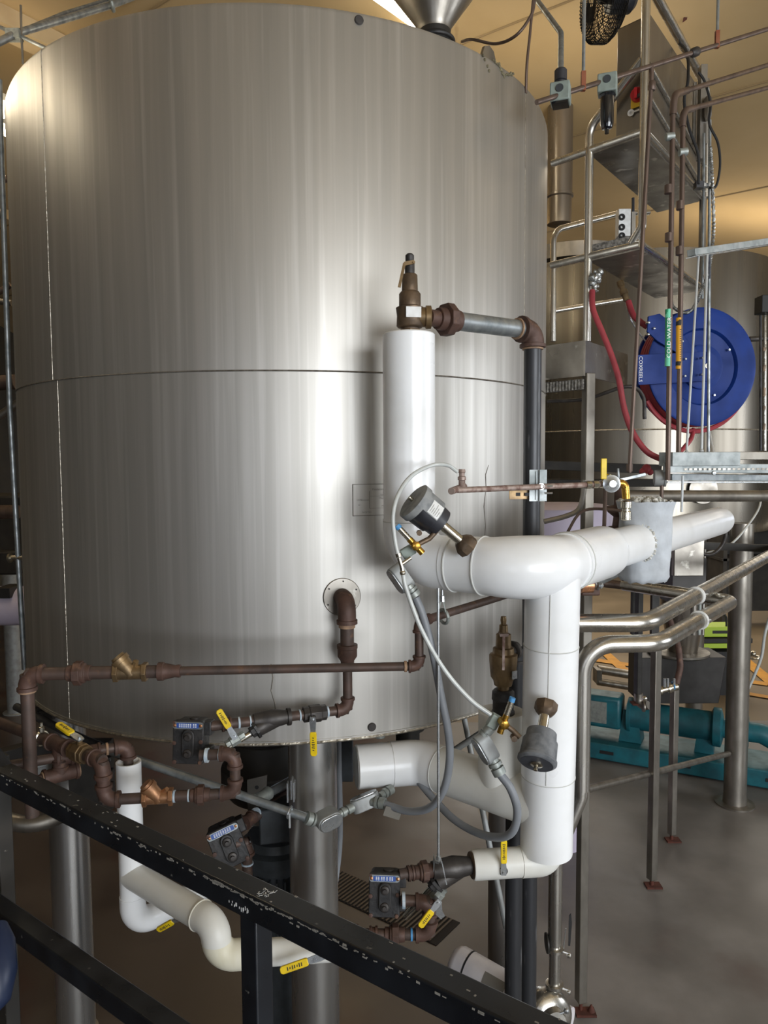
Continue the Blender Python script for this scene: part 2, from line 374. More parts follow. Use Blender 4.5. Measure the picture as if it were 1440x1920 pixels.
# floor: dark coated slab, lighter bay behind it
m = MB(); m.quad((-8, -7, 0), (11, -7, 0), (11, 7.6, 0), (-8, 7.6, 0)); m.quad((-8, -7, -.2), (-8, 7.6, -.2), (11, 7.6, -.2), (11, -7, -.2))
struct('floor', m, 'floor_near')
m = MB(); m.box((1.5, 14.3, -.012), (9.5, 0, 0), (0, 6.7, 0), (0, 0, .01)); struct('floor.001', m, 'floor_far')
m = MB(); a = PZ(300, 1450, .002); m.quad((-7.9, -6.9, .003), (.95, -6.9, .003), (.75, 5.0, .003), (.4, 14, .003), (-7.9, 14, .003)); struct('trim_1', m, 'floor_dark')
# walls
struct('wall_back', MB().box((1.5, 21.1, 3), (10, 0, 0), (0, .1, 0), (0, 0, 3.4)), 'wall_paint')
struct('wall_left', MB().box((-8.1, 7, 3), (.1, 0, 0), (0, 14.2, 0), (0, 0, 3.4)), 'wall_paint')
struct('wall_right', MB().box((11.1, 7, 3), (.1, 0, 0), (0, 14.2, 0), (0, 0, 3.4)), 'wall_paint')
struct('wall_rear', MB().box((1.5, -7.1, 3), (9.6, 0, 0), (0, .1, 0), (0, 0, 3.4)), 'wall_paint')
# vaulted ceiling
CX, CA = V((.6, .8, 0)), V((-.8, .6, 0))
def cz(s, lo=0.): return H + 3.25 - 42 + math.sqrt(max(0, 42**2 - (s-2.2)**2)) - lo
m = MB(); S0, S1, A0, A1, n = -12, 17.2, -17, 17, 60
for i in range(n+1):
    s_ = S0 + (S1-S0)*i/n
    for a_ in (A0, A1): m.v.append(CX*s_ + CA*a_ + UP*cz(s_))
for i in range(n): m.f.append((2*i, 2*i+2, 2*i+3, 2*i+1))
struct('ceiling', m, 'ceiling')
for k, a_ in enumerate((-9.5, -3.4, 5.5)):
    m = MB(); pts = [CX*(S0+(S1-S0)*i/50) + CA*a_ + UP*(cz(S0+(S1-S0)*i/50)-.06) for i in range(51)]
    for i in range(50): m.bar(pts[i], pts[i+1], .22, .14)
    struct('trim_%d' % (k+2), m, 'ceiling_rib')
for k, s_ in enumerate((3.4, 5.0, 6.7, 8.5, 10.4, 12.2)):
    m = MB().tube([CX*s_ + CA*A0 + UP*(cz(s_)-.002), CX*s_ + CA*A1 + UP*(cz(s_)-.002)], .009, 6)
    struct('trim_%d' % (k+5), m, 'ceiling_joint')
# windows behind the photographer and in the far bay
def window(k, c, u, v, nx, ny):
    c, u, v = V(c), V(u), V(v); nrm = u.cross(v).normalized(); m = MB(); m.box(c, u, v, nrm*.015); w_ = struct('window_%d' % k, m, 'window_pane')
    f = MB()
    for i in range(nx+1): f.box(c + u*(-1+2*i/nx), u.normalized()*.03, v, nrm*.05)
    for j in range(ny+1): f.box(c + v*(-1+2*j/ny), u, v.normalized()*.03, nrm*.05)
    obj('window_frame', f, 'dull_steel', w_)
window(1, (5.4, -6.95, 3.0), (3.2, 0, 0), (0, 0, 1.8), 7, 4)
window(2, (-1.6, -6.95, 2.6), (1.0, 0, 0), (0, 0, 1.2), 3, 2)
window(3, (10.95, 2.5, 3.3), (0, 2.0, 0), (0, 0, 1.2), 5, 3)
window(4, (10.95, 15.0, 3.3), (0, 2.4, 0), (0, 0, 1.2), 5, 3)
window(5, (-4.5, 20.95, 2.4), (1.2, 0, 0), (0, 0, 1.0), 4, 3)
# yellow floor marking in the far bay
def stripe(k, a, b, w=.11):
    a, b = V(a), V(b); d = (b-a).normalized(); s_ = V((d.y, -d.x, 0))*w/2
    m = MB(); m.quad(a-s_, b-s_, b+s_, a+s_)
    for v_ in m.v: v_.z = .004+k*.0006
    struct('trim_%d' % k, m, 'yellow_line')
stripe(11, PZ(1112, 1238, 0), PZ(1440, 1284, 0), .16)
stripe(12, PZ(1120, 1212, 0), PZ(1175, 1262, 0), .14)
stripe(13, PZ(1182, 1212, 0), PZ(1200, 1232, 0), .14)
stripe(14, PZ(1380, 1225, 0), PZ(1460, 1292, 0), .16)
stripe(15, PZ(1330, 1290, 0), PZ(1460, 1312, 0), .12)
stripe(16, PZ(1128, 1098, 0), PZ(1200, 1103, 0), .16)

# ================================================================== BIG TANK
ZB, ZT, ZS = H-.9702, H+1.4818, H+.3066
tank = thing('steel_tank', 'large brushed stainless steel storage tank filling the frame, standing on round steel legs', 'tank', (TC.x, TC.y, 0))
m = MB(); n = 160
for z_ in (ZB-.001, ZB+.012, ZB+.0121, ZS-.03, ZS, ZT-.012, ZT):
    rr = TR + (.004 if z_ < ZB+.0121 else 0) - (.004 if z_ == ZT else 0)
    for k in range(n): a_ = 2*math.pi*k/n; m.v.append(TC + V((math.cos(a_)*rr, math.sin(a_)*rr, z_)))
for i in range(6):
    for k in range(n): a_ = i*n+k; b_ = i*n+(k+1) % n; m.f.append((a_, b_, b_+n, a_+n))
m.f.append(tuple(6*n+k for k in range(n)))
b0 = len(m.v); m.v.append(TC + UP*(ZB+.10))
for k in range(n): m.f.append((b0, (k+1) % n, k))
obj('shell', m, 'tank_steel', tank, sharp=30)
obj('girth_weld', MB().ring(TC+UP*ZS, UP, TR+.0005, .0032, 160, 6), 'weld_line', tank)
obj('bottom_rim', MB().ring(TC+UP*(ZB+.002), UP, TR+.003, .0055, 160, 6), 'weld', tank)
def vweld(px, py, z0, z1):
    p = TP(px, py); q = V((p.x, p.y, 0)); obj('vertical_weld', MB().tube([q+UP*z0, q+UP*z1], .0014, 6), 'weld', tank)
vweld(84, 300, ZS, ZT); vweld(118, 1000, ZB, ZS); vweld(984, 400, ZS, ZT)
for px, py in ((673, 38), (697, 1363)):
    p = TP(px, py); n_ = TN(p); obj('cover_plug', MB().lathe(p - n_*.004, n_, [(0, .0155), (.007, .0155), (.009, .013), (.009, 0)], 24), 'iron_grey', tank, label='small round dark plug in the shell')
for (x_, y_) in ((587, 2.64), (128, 3.38)):
    p = P(x_, 1500, y_); q = V((p.x, p.y, 0)); obj('leg', MB().lathe(q, UP, [(.0, .10), (.015, .10), (.015, .089), (ZB+.08, .089)], 40), 'leg_steel', tank)
for a_ in (-6, 101):
    q = TC + V((math.cos(math.radians(a_)), math.sin(math.radians(a_)), 0))*1.07; obj('leg', MB().lathe(q, UP, [(.0, .10), (.015, .10), (.015, .089), (ZB+.08, .089)], 40), 'leg_steel', tank)
def twrap(p0):
    a0 = math.atan2(p0.y-TC.y, p0.x-TC.x)
    return lambda u, v, off: TC + V((math.cos(a0+u/TR)*(TR+off), math.sin(a0+u/TR)*(TR+off), p0.z+v))
# nameplate, curved with the shell
pc = TP(735, 936); wr = twrap(pc)
def cplate(w0, w1, h0, h1, off, n=10, th=.0015):
    m = MB()
    for i in range(n+1):
        u = w0+(w1-w0)*i/n
        for v_, o_ in ((h0, 0), (h0, off+th), (h1, off+th), (h1, 0)): m.v.append(wr(u, v_, o_))
    for i in range(n):
        for k in range(3): m.f.append((i*4+k, i*4+4+k, i*4+5+k, i*4+1+k))
    m.f.append((0, 1, 2, 3)); m.f.append((n*4+3, n*4+2, n*4+1, n*4)); return m
hw, hh = .145, .055
npl = obj('nameplate', cplate(-hw, hw, -hh, hh, .0012), 'tank_steel', tank, label='engraved rectangular maker plate')
fr = MB()
for a_, b_, c_, d_ in ((-hw, hw, hh-.002, hh), (-hw, hw, -hh, -hh+.002), (-hw, -hw+.002, -hh, hh), (hw-.002, hw, -hh, hh), (-.085, .10, .012, .0128), (-.085, .10, -.03, -.0292), (-.085, -.0842, -.03, .03)):
    q = cplate(a_, b_, c_, d_, .003, 6, .0008); o_ = len(fr.v); fr.v += q.v; fr.f += [tuple(i+o_ for i in f) for f in q.f]
obj('plate_border', fr, 'faded_ink', npl)
for s_, x_, y_ in (('Manufactured By: J.V. Northwest, Inc.', -.01, .036), ('Canby, Oregon', -.01, .024), ('TEMPERED WATER', -.01, .016), ('Max. Allowable Work', -.01, .005), ('@ °F', -.01, -.010), ('Min. Design Metal', -.01, -.022), ('Serial No.', -.095, -.042), ('CRN', -.122, 0.), ('W', -.122, -.018), ('National', -.102, 0.)):
    text(s_, .0085, pc, X, UP, npl, 'faded_ink', 'plate_text', wrap=lambda u, v, o, x_=x_, y_=y_: wr(u+x_, v+y_, .0034))
# flange collar with screws
pf = TP(641, 1119); nf = TN(pf)
fl = obj('flange_collar', MB().lathe(pf - nf*.006, nf, [(0, .066), (.010, .066), (.012, .064), (.012, .0)], 48), 'sheet_steel', tank, label='round screwed cover ring around the pipe outlet')
uf, wf = perp(nf)
for k in range(6):
    a_ = k*math.pi/3+.45; obj('screw', MB().lathe(pf + (uf*math.cos(a_)+wf*math.sin(a_))*.055 + nf*.005, nf, [(0, .0028), (.004, .0028), (.005, 0)], 8), 'iron_grey', fl)
# bit of crusted residue at the rim
cr = MB(); rs = random.Random(3)
for px, py in ((906, 104), (909, 112), (914, 124), (917, 133)): cr.ball(TP(px, py, .001), .0055, 6)
for i in range(22):
    t = i/21; pts_ = [(925, 112), (936, 120), (941, 135), (945, 143), (955, 138), (963, 140)]; j = min(4, int(t*5)); f_ = t*5-j
    cr.ball(TP(pts_[j][0]*(1-f_)+pts_[j+1][0]*f_+rs.uniform(-1, 1), pts_[j][1]*(1-f_)+pts_[j+1][1]*f_+rs.uniform(-2, 2), .001), rs.uniform(.003, .006), 6)
obj('residue', cr, 'crust', tank, label='crusty greenish streak at the top edge')['kind'] = 'stuff'
def streak(pts_, nm='stain_run'):
    obj(nm, MB().tube([TP(a_, b_, -.0008) for a_, b_ in pts_], [.0015+.0012*abs(math.sin(i*1.7)) for i in range(len(pts_))], 5), 'weld_line', tank)
streak([(916, 872), (910, 890), (911, 915), (907, 950), (910, 985), (908, 1010)])
streak([(508, 1245), (512, 1270), (508, 1295), (516, 1320), (518, 1342)])
# lifting lug + roof hopper
p = TP(928, 108); q = TC + (V((p.x, p.y, 0))-V((TC.x, TC.y, 0)))*.97
m = MB(); d_ = TN(p); s_ = d_.cross(UP); m.prism([(-.04, 0), (.04, 0), (.04, .03), (.028, .058), (0, .07), (-.028, .058), (-.04, .03)], V((q.x, q.y, ZT-.002)), s_, UP, d_*.012)
obj('lifting_lug', m, 'dull_steel', tank)
hp = P(815, 40, 3.15)
hop = thing('roof_hopper', 'flared grey steel hopper cone rising from the top of the large tank', 'hopper', (hp.x, hp.y, ZT))
obj('neck', MB().lathe((hp.x, hp.y, ZT), UP, [(0, .12), (.01, .12), (.012, .075), (.22, .066), (.23, .074), (.25, .074), (.26, .066), (.285, .066)], 32), 'pump_dark', hop)
obj('cone', MB().lathe((hp.x, hp.y, ZT+.28), UP, [(0, .066), (.02, .07), (.36, .32), (.38, .325), (.38, .30), (.05, .05)], 40), 'dull_steel', hop)
obj('clamp_ring', MB().ring((hp.x, hp.y, ZT+.24), UP, .077, .008, 30), 'cast_black', hop)
p = P(470, 4, 3.0)
hat = tag(obj('manway_lid', MB().lathe((-.75, 3.05, ZT), UP, [(0, .28), (.05, .28), (.055, .30), (.075, .30), (.10, .2), (.11, 0)], 40), 'dull_steel'), 'low round manway lid just showing above the top edge of the large tank', 'lid')

# ================================================================== MAIN WHITE INSULATED PIPE
Z1 = H-.314; RA = .0825
Cc = P(1035, 1250, 2.2); Cc.z = 0; A1p = P(767, 800, 2.35); ax_, ay_ = A1p.x, A1p.y
ztop = P(767, 626, 2.35).z
ins = thing('insulated_header_pipe', 'thick white jacketed pipe with upright, long bent run and tall down-leg', 'pipe', (Cc.x, Cc.y, P(1025, 1595, 2.2).z))
Ctop = V((ax_, ay_, ztop)); C1 = V((ax_, ay_, Z1)); C2 = V((Cc.x, Cc.y, Z1)); E1 = PZ(1347, 977, Z1); dE = (E1-C2).normalized(); C2 = C2 - dE*.115; dE = (E1-C2).normalized()
seam1z = P(717, 975, 2.3).z
obj('upright_jacket', MB().lathe((ax_, ay_, seam1z-.01), UP, [(0, RA-.001), (0, RA), (ztop-seam1z+.006, RA), (ztop-seam1z+.01, RA-.004), (ztop-seam1z+.01, RA-.02), (ztop-seam1z+.008, 0)], 48), 'white_jacket', ins)
m = MB(); d12 = (C2-C1).normalized(); q1 = C1 + d12*.17
m.tube(fillet([V((ax_, ay_, seam1z)), C1, q1], .11, 12), RA+.002, 40); obj('bend_jacket', m, 'white_jacket', ins)
q2 = C1 + d12*.25; obj('run_jacket', MB().tube([q1-d12*.02, q2+d12*.02], RA+.004, 40), 'white_jacket', ins)
bigE = C2 + dE*.50
m = MB(); ep = fillet([q2, C2, C2+dE*.22], .15, 16); m.tube(ep, [RA+.004+.008*math.sin(math.pi*min(1, i/(len(ep)-1))) for i in range(len(ep))], 44); obj('corner_jacket', m, 'white_jacket', ins)
m = MB(); m.lathe(C2+dE*.20, dE, [(0, .091), (.30, .091), (.33, .088), (.37, .072), (.38, .070)], 44); obj('tapered_jacket', m, 'white_jacket', ins)
obj('slim_jacket', MB().lathe(C2+dE*.5, dE, [(0, .071), ((E1-C2).length-.5, .071), ((E1-C2).length-.45, .066), ((E1-C2).length-.43, .04), ((E1-C2).length-.43, 0)], 40), 'white_jacket', ins)
zbot = P(1025, 1596, 2.2).z; zj = P(1030, 1212, 2.2).z; zk = P(1000, 1462, 2.2).z
DT = V((Cc.x, Cc.y, Z1)); DB = P(1024, 1594, 2.25); dD = (DT-DB).normalized()
def DL(z_): return DB + (DT-DB)*((z_-DB.z)/(DT.z-DB.z))
for a_, b_, r_ in ((zj, Z1+.03, RA), (zk, zj-.002, RA+.0005), (DB.z, zk-.002, RA-.001)):
    obj('down_leg_jacket', MB().lathe(DL(a_), dD, [(0, r_-.012), (0, r_), ((DL(b_)-DL(a_)).length, r_)], 44), 'white_jacket', ins)
for p_, d_, r_ in ((q1, d12, RA+.005), (q2+d12*.015, d12, RA+.006), (C2+dE*.22, dE, .0915)):
    obj('seam_bead', MB().ring(p_, d_, r_, .0028, 40, 6), 'jacket_seam', ins)
obj('seam_bead', MB().ring((ax_, ay_, seam1z-.008), UP, RA+.001, .0018, 40, 6), 'jacket_seam', ins)
for z_ in (zj, zk): obj('seam_bead', MB().ring(DL(z_), dD, RA+.0005, .0016, 40, 6), 'jacket_seam', ins)
sd = V((-.30, -1, 0)).normalized(); obj('seam_bead', MB().tube([DL(zk)+sd*(RA+.0005), DL(Z1-.06)+sd*(RA+.0005)], .0016, 6), 'jacket_seam', ins)
# small end elbow, and the short run with its own valve
Z3 = H-1.262; e1 = V((DB.x+.006, DB.y, Z3)); e2 = PZ(886, 1622, Z3); dl = (e2-e1).normalized()
m = MB(); m.tube(fillet([V((e1.x, e1.y, zbot+.03)), e1, e1+dl*.09], .034, 10), .0475, 32); obj('end_elbow_jacket', m, 'white_jacket_old', ins)
L3 = (e2-e1).length
obj('short_run_jacket', MB().lathe(e1+dl*.085, dl, [(0, .0455), (L3-.09, .0455), (L3-.085, .043), (L3-.085, 0)], 32), 'white_jacket_old', ins)
hn = V((0, -1, .0)); hc = PZ(941, 1622, Z3); hc = e1 + dl*((hc-e1).dot(dl)) - Y*.044
vb = obj('valve_stem', MB().lathe(hc+Y*.01, -Y, [(0, .014), (.012, .014)], 16), 'rubber_black', ins); handle(vb, hc-Y*.002, -Y, V((0, 0, 1)), .105, .019, bend=.3)
# lower white run to the tank with mitred stub
Z2 = H-1.08; a0_ = PZ(668, 1438, Z2); a1_ = PZ(788, 1428, Z2); a2_ = DL(Z2); RL = .077
dA = (a1_-a0_).normalized(); dB = (a2_-a1_).normalized()
obj('lower_end_jacket', MB().lathe(a0_, dA, [(0, RL-.004), (.003, RL), (.13, RL)], 40), 'white_jacket', ins)
obj('end_disc', MB().lathe(a0_-dA*.002, dA, [(0, RL-.006), (.004, RL-.006)], 40), 'conduit_body', ins, label='grey end disc')
obj('lower_bend_jacket', MB().tube(fillet([a0_+dA*.125, a1_, a1_+dB*.14], .11, 10), RL+.002, 40), 'white_jacket', ins)
obj('seam_bead', MB().ring(a1_+dB*.10, dB, RL+.003, .0022, 36, 6), 'jacket_seam', ins)
obj('lower_run_jacket', MB().tube([a1_+dB*.10, a2_-dB*.02], RL+.003, 40), 'white_jacket_old', ins)
sx = P(928, 1400, 2.33); st = a1_ + dB*((V((sx.x, sx.y, Z2))-a1_).dot(dB)); zst = P(928, 1333, st.y).z
obj('stub_jacket', MB().lathe(st-UP*.01, UP, [(0, .0745), (zst-st.z+.01, .0745), (zst-st.z+.01, .06), (zst-st.z-.004, .03), (zst-st.z-.004, 0)], 40), 'white_jacket_old', ins)
obj('top_bolt', MB().lathe(PZ(712, 1380, Z2+RL)-UP*.004, UP, [(0, .02), (.012, .02), (.018, .012), (.018, 0)], 16), 'galvanised_fitting', ins)
# lower relief valve on the stub
SB = V((st.x+.006, st.y, zst-.02)); k_ = st.y/F
rv = thing('relief_valve', 'bronze relief valve with pale lever on the white stub below the brown pipe', 'valve', SB)
obj('coupling', MB().lathe(SB, UP, [(0, 22*k_), (.02, 22*k_), (.022, 20*k_), (.055, 20*k_), (.06, 22*k_), (.085, 21*k_), (.092, 17*k_), (.092, 0)], 28), 'cast_black', rv)
obj('body', MB().lathe(SB+UP*.09, UP, [(0, 11*k_), (.014, 11*k_), (.016, 17*k_), (.032, 19*k_), (.045, 24*k_), (.10, 27*k_), (.118, 27*k_), (.122, 21*k_), (.14, 20*k_), (.142, 15*k_), (.185, 14*k_), (.19, 9*k_), (.215, 8*k_), (.217, 5*k_), (.232, 6*k_), (.243, 5*k_), (.243, 0)], 10, .3), 'bronze', rv, sharp=50)
obj('lever', MB().bar(SB+V((-.004, -.03, .275)), SB+V((-.008, -.05, .17)), .008, .003, Y).box(SB+V((-.002, -.012, .278)), (.014, 0, 0), (0, .02, 0), (0, 0, .004)), 'dusty_copper', rv)
obj('valve_tag', MB().box(SB+V((.030, -.036, .15)), (.009, .006, 0), (0, 0, .013), (.0008, -.0012, 0)), 'zinc', rv)
oc = P(966, 1222, st.y+.12); od = thing('relief_drain_pipe', 'dark steel drain pipe running from the lower relief valve down to the floor', 'pipe', (oc.x, oc.y, 0))
vb_ = SB + UP*.20; hcn = V((oc.x, oc.y, vb_.z))
pipe(od, vb_+(hcn-vb_).normalized()*.03, hcn, .021, 'iron_grey'); elbow(od, hcn, vb_-hcn, -UP, .022, 'iron_grey'); pipe(od, hcn, V((oc.x, oc.y, 0)), .030, 'black_pipe')

# upper relief valve and its vent line
k_ = 2.35/F; RB = V((ax_+.004, ay_, ztop))
r1 = thing('relief_valve', 'bronze relief valve with zinc lever on top of the white upright pipe', 'valve', RB)
zz = lambda y_: (622-y_)*k_
obj('body', MB().lathe(RB, UP, [(-.01, 17*k_), (zz(612), 17*k_), (zz(611), 22*k_), (zz(608), 25*k_), (zz(590), 24*k_), (zz(575), 26*k_), (zz(572), 20*k_), (zz(550), 20*k_), (zz(546), 17*k_), (zz(545), 15*k_), (zz(516), 14*k_), (zz(514), 12*k_), (zz(514), 0)], 28), 'old_bronze', r1, sharp=50)
obj('base_hex', MB().lathe(RB-UP*.005, UP, [(0, 21*k_), (.016, 21*k_), (.016, 10*k_)], 6), 'bronze', r1)
obj('spindle', MB().lathe(RB+UP*zz(514), UP, [(0, 9*k_), (zz(494)-zz(514), 9*k_), (zz(493)-zz(514), 6*k_), (zz(490)-zz(514), 8*k_), (zz(480)-zz(514), 8*k_), (zz(477)-zz(514), 5*k_), (zz(477)-zz(514), 0)], 16), 'iron_grey', r1)
lv = MB(); q = RB+V((0, -.02, zz(497))); lv.bar(q+V((.014, 0, .004)), q+V((-.018, 0, -.002)), .012, .004, Y); lv.bar(q+V((-.017, 0, 0)), q+V((-.034, -.006, -.075)), .009, .003, Y); lv.lathe(q+V((.012, .004, .002)), -Y, [(0, .004), (.01, .004), (.01, 0)], 8)
obj('lever', lv, 'bronze', r1)
tg = obj('valve_tag', MB().box(RB+V((.010, -.0425, zz(587))), (.0235, .004, 0), (0, 0, .016), (.0002, -.0012, 0)), 'white_label', r1, label='small silvery data plate'); 
obj('outlet', MB().lathe(RB+V((.02, 0, zz(592))), X, [(0, .03), (.028, .031), (.03, .036), (.046, .036), (.048, .030), (.048, 0)], 28), 'bronze', r1)
vz = RB.z+zz(592); vA = V((RB.x+.06, RB.y+.004, vz)); vx = P(999, 640, 2.60); vB = V((vx.x, vx.y, vz)); dv = (vB-vA).normalized()
vp = thing('vent_pipe', 'galvanised branch with union and elbow, then black vent pipe down to the floor', 'pipe', (vx.x, vx.y, 0))
pipe(vp, vA, vA+dv*.05, .026, 'iron_fitting'); union(vp, vA+dv*.075, dv, .0255, s=.85); pipe(vp, vA+dv*.11, vB, .030, 'galvanised')
tape(vp, vB-dv*.075, dv, .032, .006, 'pipe_dope', 'thread_sealant'); elbow(vp, vB, -dv, -UP, .0305, 'copper' if 0 else 'iron_fitting', .8)
tape(vp, vB-UP*.062, UP, .032, .007, 'pipe_dope', 'thread_sealant'); pipe(vp, vB, V((vx.x, vx.y, 0)), .0305, 'black_pipe')

# ================================================================== ANGLE-SEAT ACTUATORS AND AIR LINES
def actuator(name, label, base, ax, r, L, dark, lab, stemr=.015, stem=.07, foot='old_bronze'):
    base, ax = V(base), V(ax).normalized(); t = thing(name, label, 'actuator', base)
    obj('valve_bonnet', MB().lathe(base-ax*.01, ax, [(-.02, .034), (.0, .034), (.012, .026), (.02, stemr*1.2), (.02, 0)], 8), foot, t)
    obj('stem_tube', MB().lathe(base+ax*.01, ax, [(0, stemr), (stem, stemr), (stem, 0)], 20), 'nickel', t)
    c = base+ax*(stem)
    obj('housing', MB().lathe(c, ax, [(0, r*.55), (.004, r*.82), (.03, r*.86), (.032, r*.95), (L*.85, r), (L*.86, r*1.06), (L*.93, r*1.06), (L*.97, r*.98), (L, r*.9), (L, 0)], 36), dark, t)
    obj('cap_nut', MB().lathe(c+ax*L, ax, [(0, r*.34), (.004, r*.34), (.006, r*.28), (.007, r*.12), (.02, r*.12), (.022, 0)], 16), 'nickel', t)
    return t, c
b_ = P(866, 1016, 2.13); axA = V((-.72, -.22, .62)).normalized()
t1, c1_ = actuator('valve_actuator', 'black cylindrical valve actuator with white sticker tilted above the white run', b_, axA, .053, .105, 'plastic_black', 1, stem=.085)
uA = axA.cross(Y).normalized(); 
nrm = V((0, -1, 0)); nrm = (nrm - axA*nrm.dot(axA)).normalized(); sid = axA.cross(nrm).normalized()
obj('grey_shroud', MB().lathe(c1_+axA*.088, axA, [(0, .0535), (0, .0575), (.02, .0575), (.024, .050), (.024, 0)], 36), 'dusty_plastic', t1)
def cyl_patch(c, ax, nrm, sid, r, h0, h1, a0, a1, n=8):
    m = MB()
    for i in range(n+1):
        a_ = a0+(a1-a0)*i/n; d_ = nrm*math.cos(a_)+sid*math.sin(a_)
        for h_ in (h0, h1): m.v.append(c+ax*h_+d_*r)
    for i in range(n): m.f.append((2*i, 2*i+2, 2*i+3, 2*i+1))
    return m
obj('dusty_side', cyl_patch(c1_, axA, nrm, sid, .0535, .034, .088, .0 if sid.z > 0 else -1.9, 1.9 if sid.z > 0 else 0, 14), 'dusty_plastic', t1)
sgn = 1 if sid.z > 0 else -1
stk = obj('sticker', cyl_patch(c1_, axA, nrm, sid, .0542, .036, .074, sgn*.05, sgn*.85, 8), 'white_label', t1, label='white data sticker')
mk = MB()
for i in range(5):
    h_ = .042+i*.0065; q = cyl_patch(c1_, axA, nrm, sid, .0546, h_, h_+.0015, sgn*.15, sgn*(.45+.3*((i*7) % 3)/2), 6); o_ = len(mk.v); mk.v += q.v; mk.f += [tuple(j+o_ for j in f) for f in q.f]
obj('sticker_print', mk, 'faded_ink', stk)
b_ = P(1022, 1336, 2.105); axB = V((-.24, -.56, -.56)).normalized()
t2, c2_ = actuator('valve_actuator', 'dusty grey cylindrical valve actuator hanging in front of the white down-leg', b_, axB, .052, .10, 'actuator_grey', 0, stem=.06)
obj('end_face', MB().lathe(c2_+axB*.1001, axB, [(0, .046), (.0008, .046), (.0008, 0)], 36), 'actuator_dark', t2)
# pilot valves (brass with nickel filter, blue tip)
def pilot(label, c, d_up, d_out, sc=1.):
    c, d_up, d_out = V(c), V(d_up).normalized(), V(d_out).normalized(); t = thing('pilot_valve', label, 'valve', c)
    obj('brass_body', MB().lathe(c-d_out*.016*sc, d_out, [(0, .011*sc), (.0, .014*sc), (.03*sc, .014*sc), (.032*sc, .011*sc), (.032*sc, 0)], 6).tube([c-d_up*.03*sc, c+d_up*.026*sc], .0095*sc, 12), 'brass', t)
    m = MB(); 
    pr = [(0, .007*sc)]
    for i in range(5): pr += [(.008*sc*i, .0085*sc), (.008*sc*i+.006*sc, .0085*sc), (.008*sc*i+.0062*sc, .0072*sc), (.008*sc*i+.0078*sc, .0072*sc)]
    m.lathe(c+d_up*.026*sc, d_up, pr, 18); obj('silencer', m, 'nickel', t)
    obj('blue_tip', MB().lathe(c+d_up*.066*sc, d_up, [(0, .0092*sc), (.012*sc, .0088*sc), (.012*sc, .004*sc)], 16), 'blue_cap', t)
    return t
pA = P(779, 1023, 2.07); pilot('brass pilot valve with blue tip beside the black actuator above the white run', pA, V((-.62, 0, .68)), V((.1, -1, .0)))
m = MB(); m.tube([pA, P(805, 1010, 2.08), P(818, 996, 2.09)], .0075, 12); m.lathe(P(786, 999, 2.08), -Y, [(-.01, .008), (.012, .008), (.012, 0)], 8)
tag(obj('brass_nipple', m, 'old_bronze'), 'small brass nipple joining the pilot valve to the black actuator', 'fitting')
pB = P(944, 1356, 2.03); pilot('brass pilot valve with blue tip beside the dusty grey actuator', pB, V((.28, 0, .8)), V((.15, -1, -.1)))
m = MB(); m.tube([pB, P(962, 1370, 2.03), P(975, 1383, 2.02)], .0075, 12); m.lathe(P(963, 1383, 2.02), -Y, [(-.01, .009), (.012, .009), (.012, 0)], 8)
tag(obj('brass_nipple', m, 'old_bronze'), 'small brass nipple joining the pilot valve to the dusty grey actuator', 'fitting')
# coil connectors (green-grey) and conduit bodies
def conduit_body(label, a, b, r, cover_n, tails=()):
    """rounded cast body from a to b with an oval cover facing cover_n"""
    a, b = V(a), V(b); d = (b-a).normalized(); n_ = V(cover_n).normalized(); n_ = (n_-d*n_.dot(d)).normalized(); s_ = n_.cross(d); L = (b-a).length
    t = thing('conduit_body', label, 'conduit fitting', (a+b)/2-UP*.0)
    def st_(x0, x1, w, h, k=8):
        pl = []
        for i in range(k+1): an = math.pi/2+math.pi*i/k; pl.append((x0+w+math.cos(an)*w, math.sin(an)*w))
        for i in range(k+1): an = -math.pi/2+math.pi*i/k; pl.append((x1-w+math.cos(an)*w, math.sin(an)*w))
        return pl
    obj('box', MB().prism(st_(0, L, r, r), a-n_*r*.9, d, s_, n_*r*1.9), 'conduit_body', t, bevel=r*.12)
    obj('cover', MB().prism(st_(r*.1, L-r*.1, r*.92, r), a+n_*r*1.02, d, s_, n_*r*.22), 'zinc', t, bevel=r*.08)
    for p0, p1, rr in tails:
        p0, p1 = V(p0), V(p1); dd = (p1-p0).normalized(); LL = (p1-p0).length
        obj('hub', MB().lathe(p0, dd, [(0, rr), (LL*.3, rr), (LL*.32, rr*1.3), (LL*.5, rr*1.3), (LL*.52, rr*.85), (LL*.6, rr*.85), (LL*.62, rr*1.3), (LL, rr*1.25), (LL, rr*.8)], 16), 'galvanised_fitting', t)
    return t
conduit_body('slanted grey conduit body against the white bend, next to the pilot valve', P(737, 1060, 2.19), P(768, 1105, 2.19), .022, V((-.9, -.45, -.4)), [(P(765, 1098, 2.18), P(779, 1118, 2.18), .015)])
conduit_body('slanted grey conduit body in front of the white stub', P(897, 1375, 2.13), P(926, 1426, 2.13), .022, V((-.9, -.45, -.5)), [(P(922, 1420, 2.13), P(938, 1452, 2.12), .016), (P(899, 1385, 2.13), P(920, 1364, 2.13), .013)])
conduit_body('oval-covered grey conduit elbow in front of the central tank leg', P(592, 1546, 2.36), P(636, 1524, 2.40), .027, V((.30, -1, -.15)), [(P(596, 1540, 2.38), P(574, 1533, 2.36), .017), (P(630, 1530, 2.4), P(664, 1512, 2.44), .0125)])
conduit_body('grey conduit tee body beside the central tank leg, below the white run', P(660, 1516, 2.44), P(712, 1494, 2.46), .023, V((-.1, .2, .9)), [(P(712, 1493, 2.46), P(735, 1479, 2.50), .013), (P(697, 1503, 2.44), P(722, 1507, 2.42), .0155)])
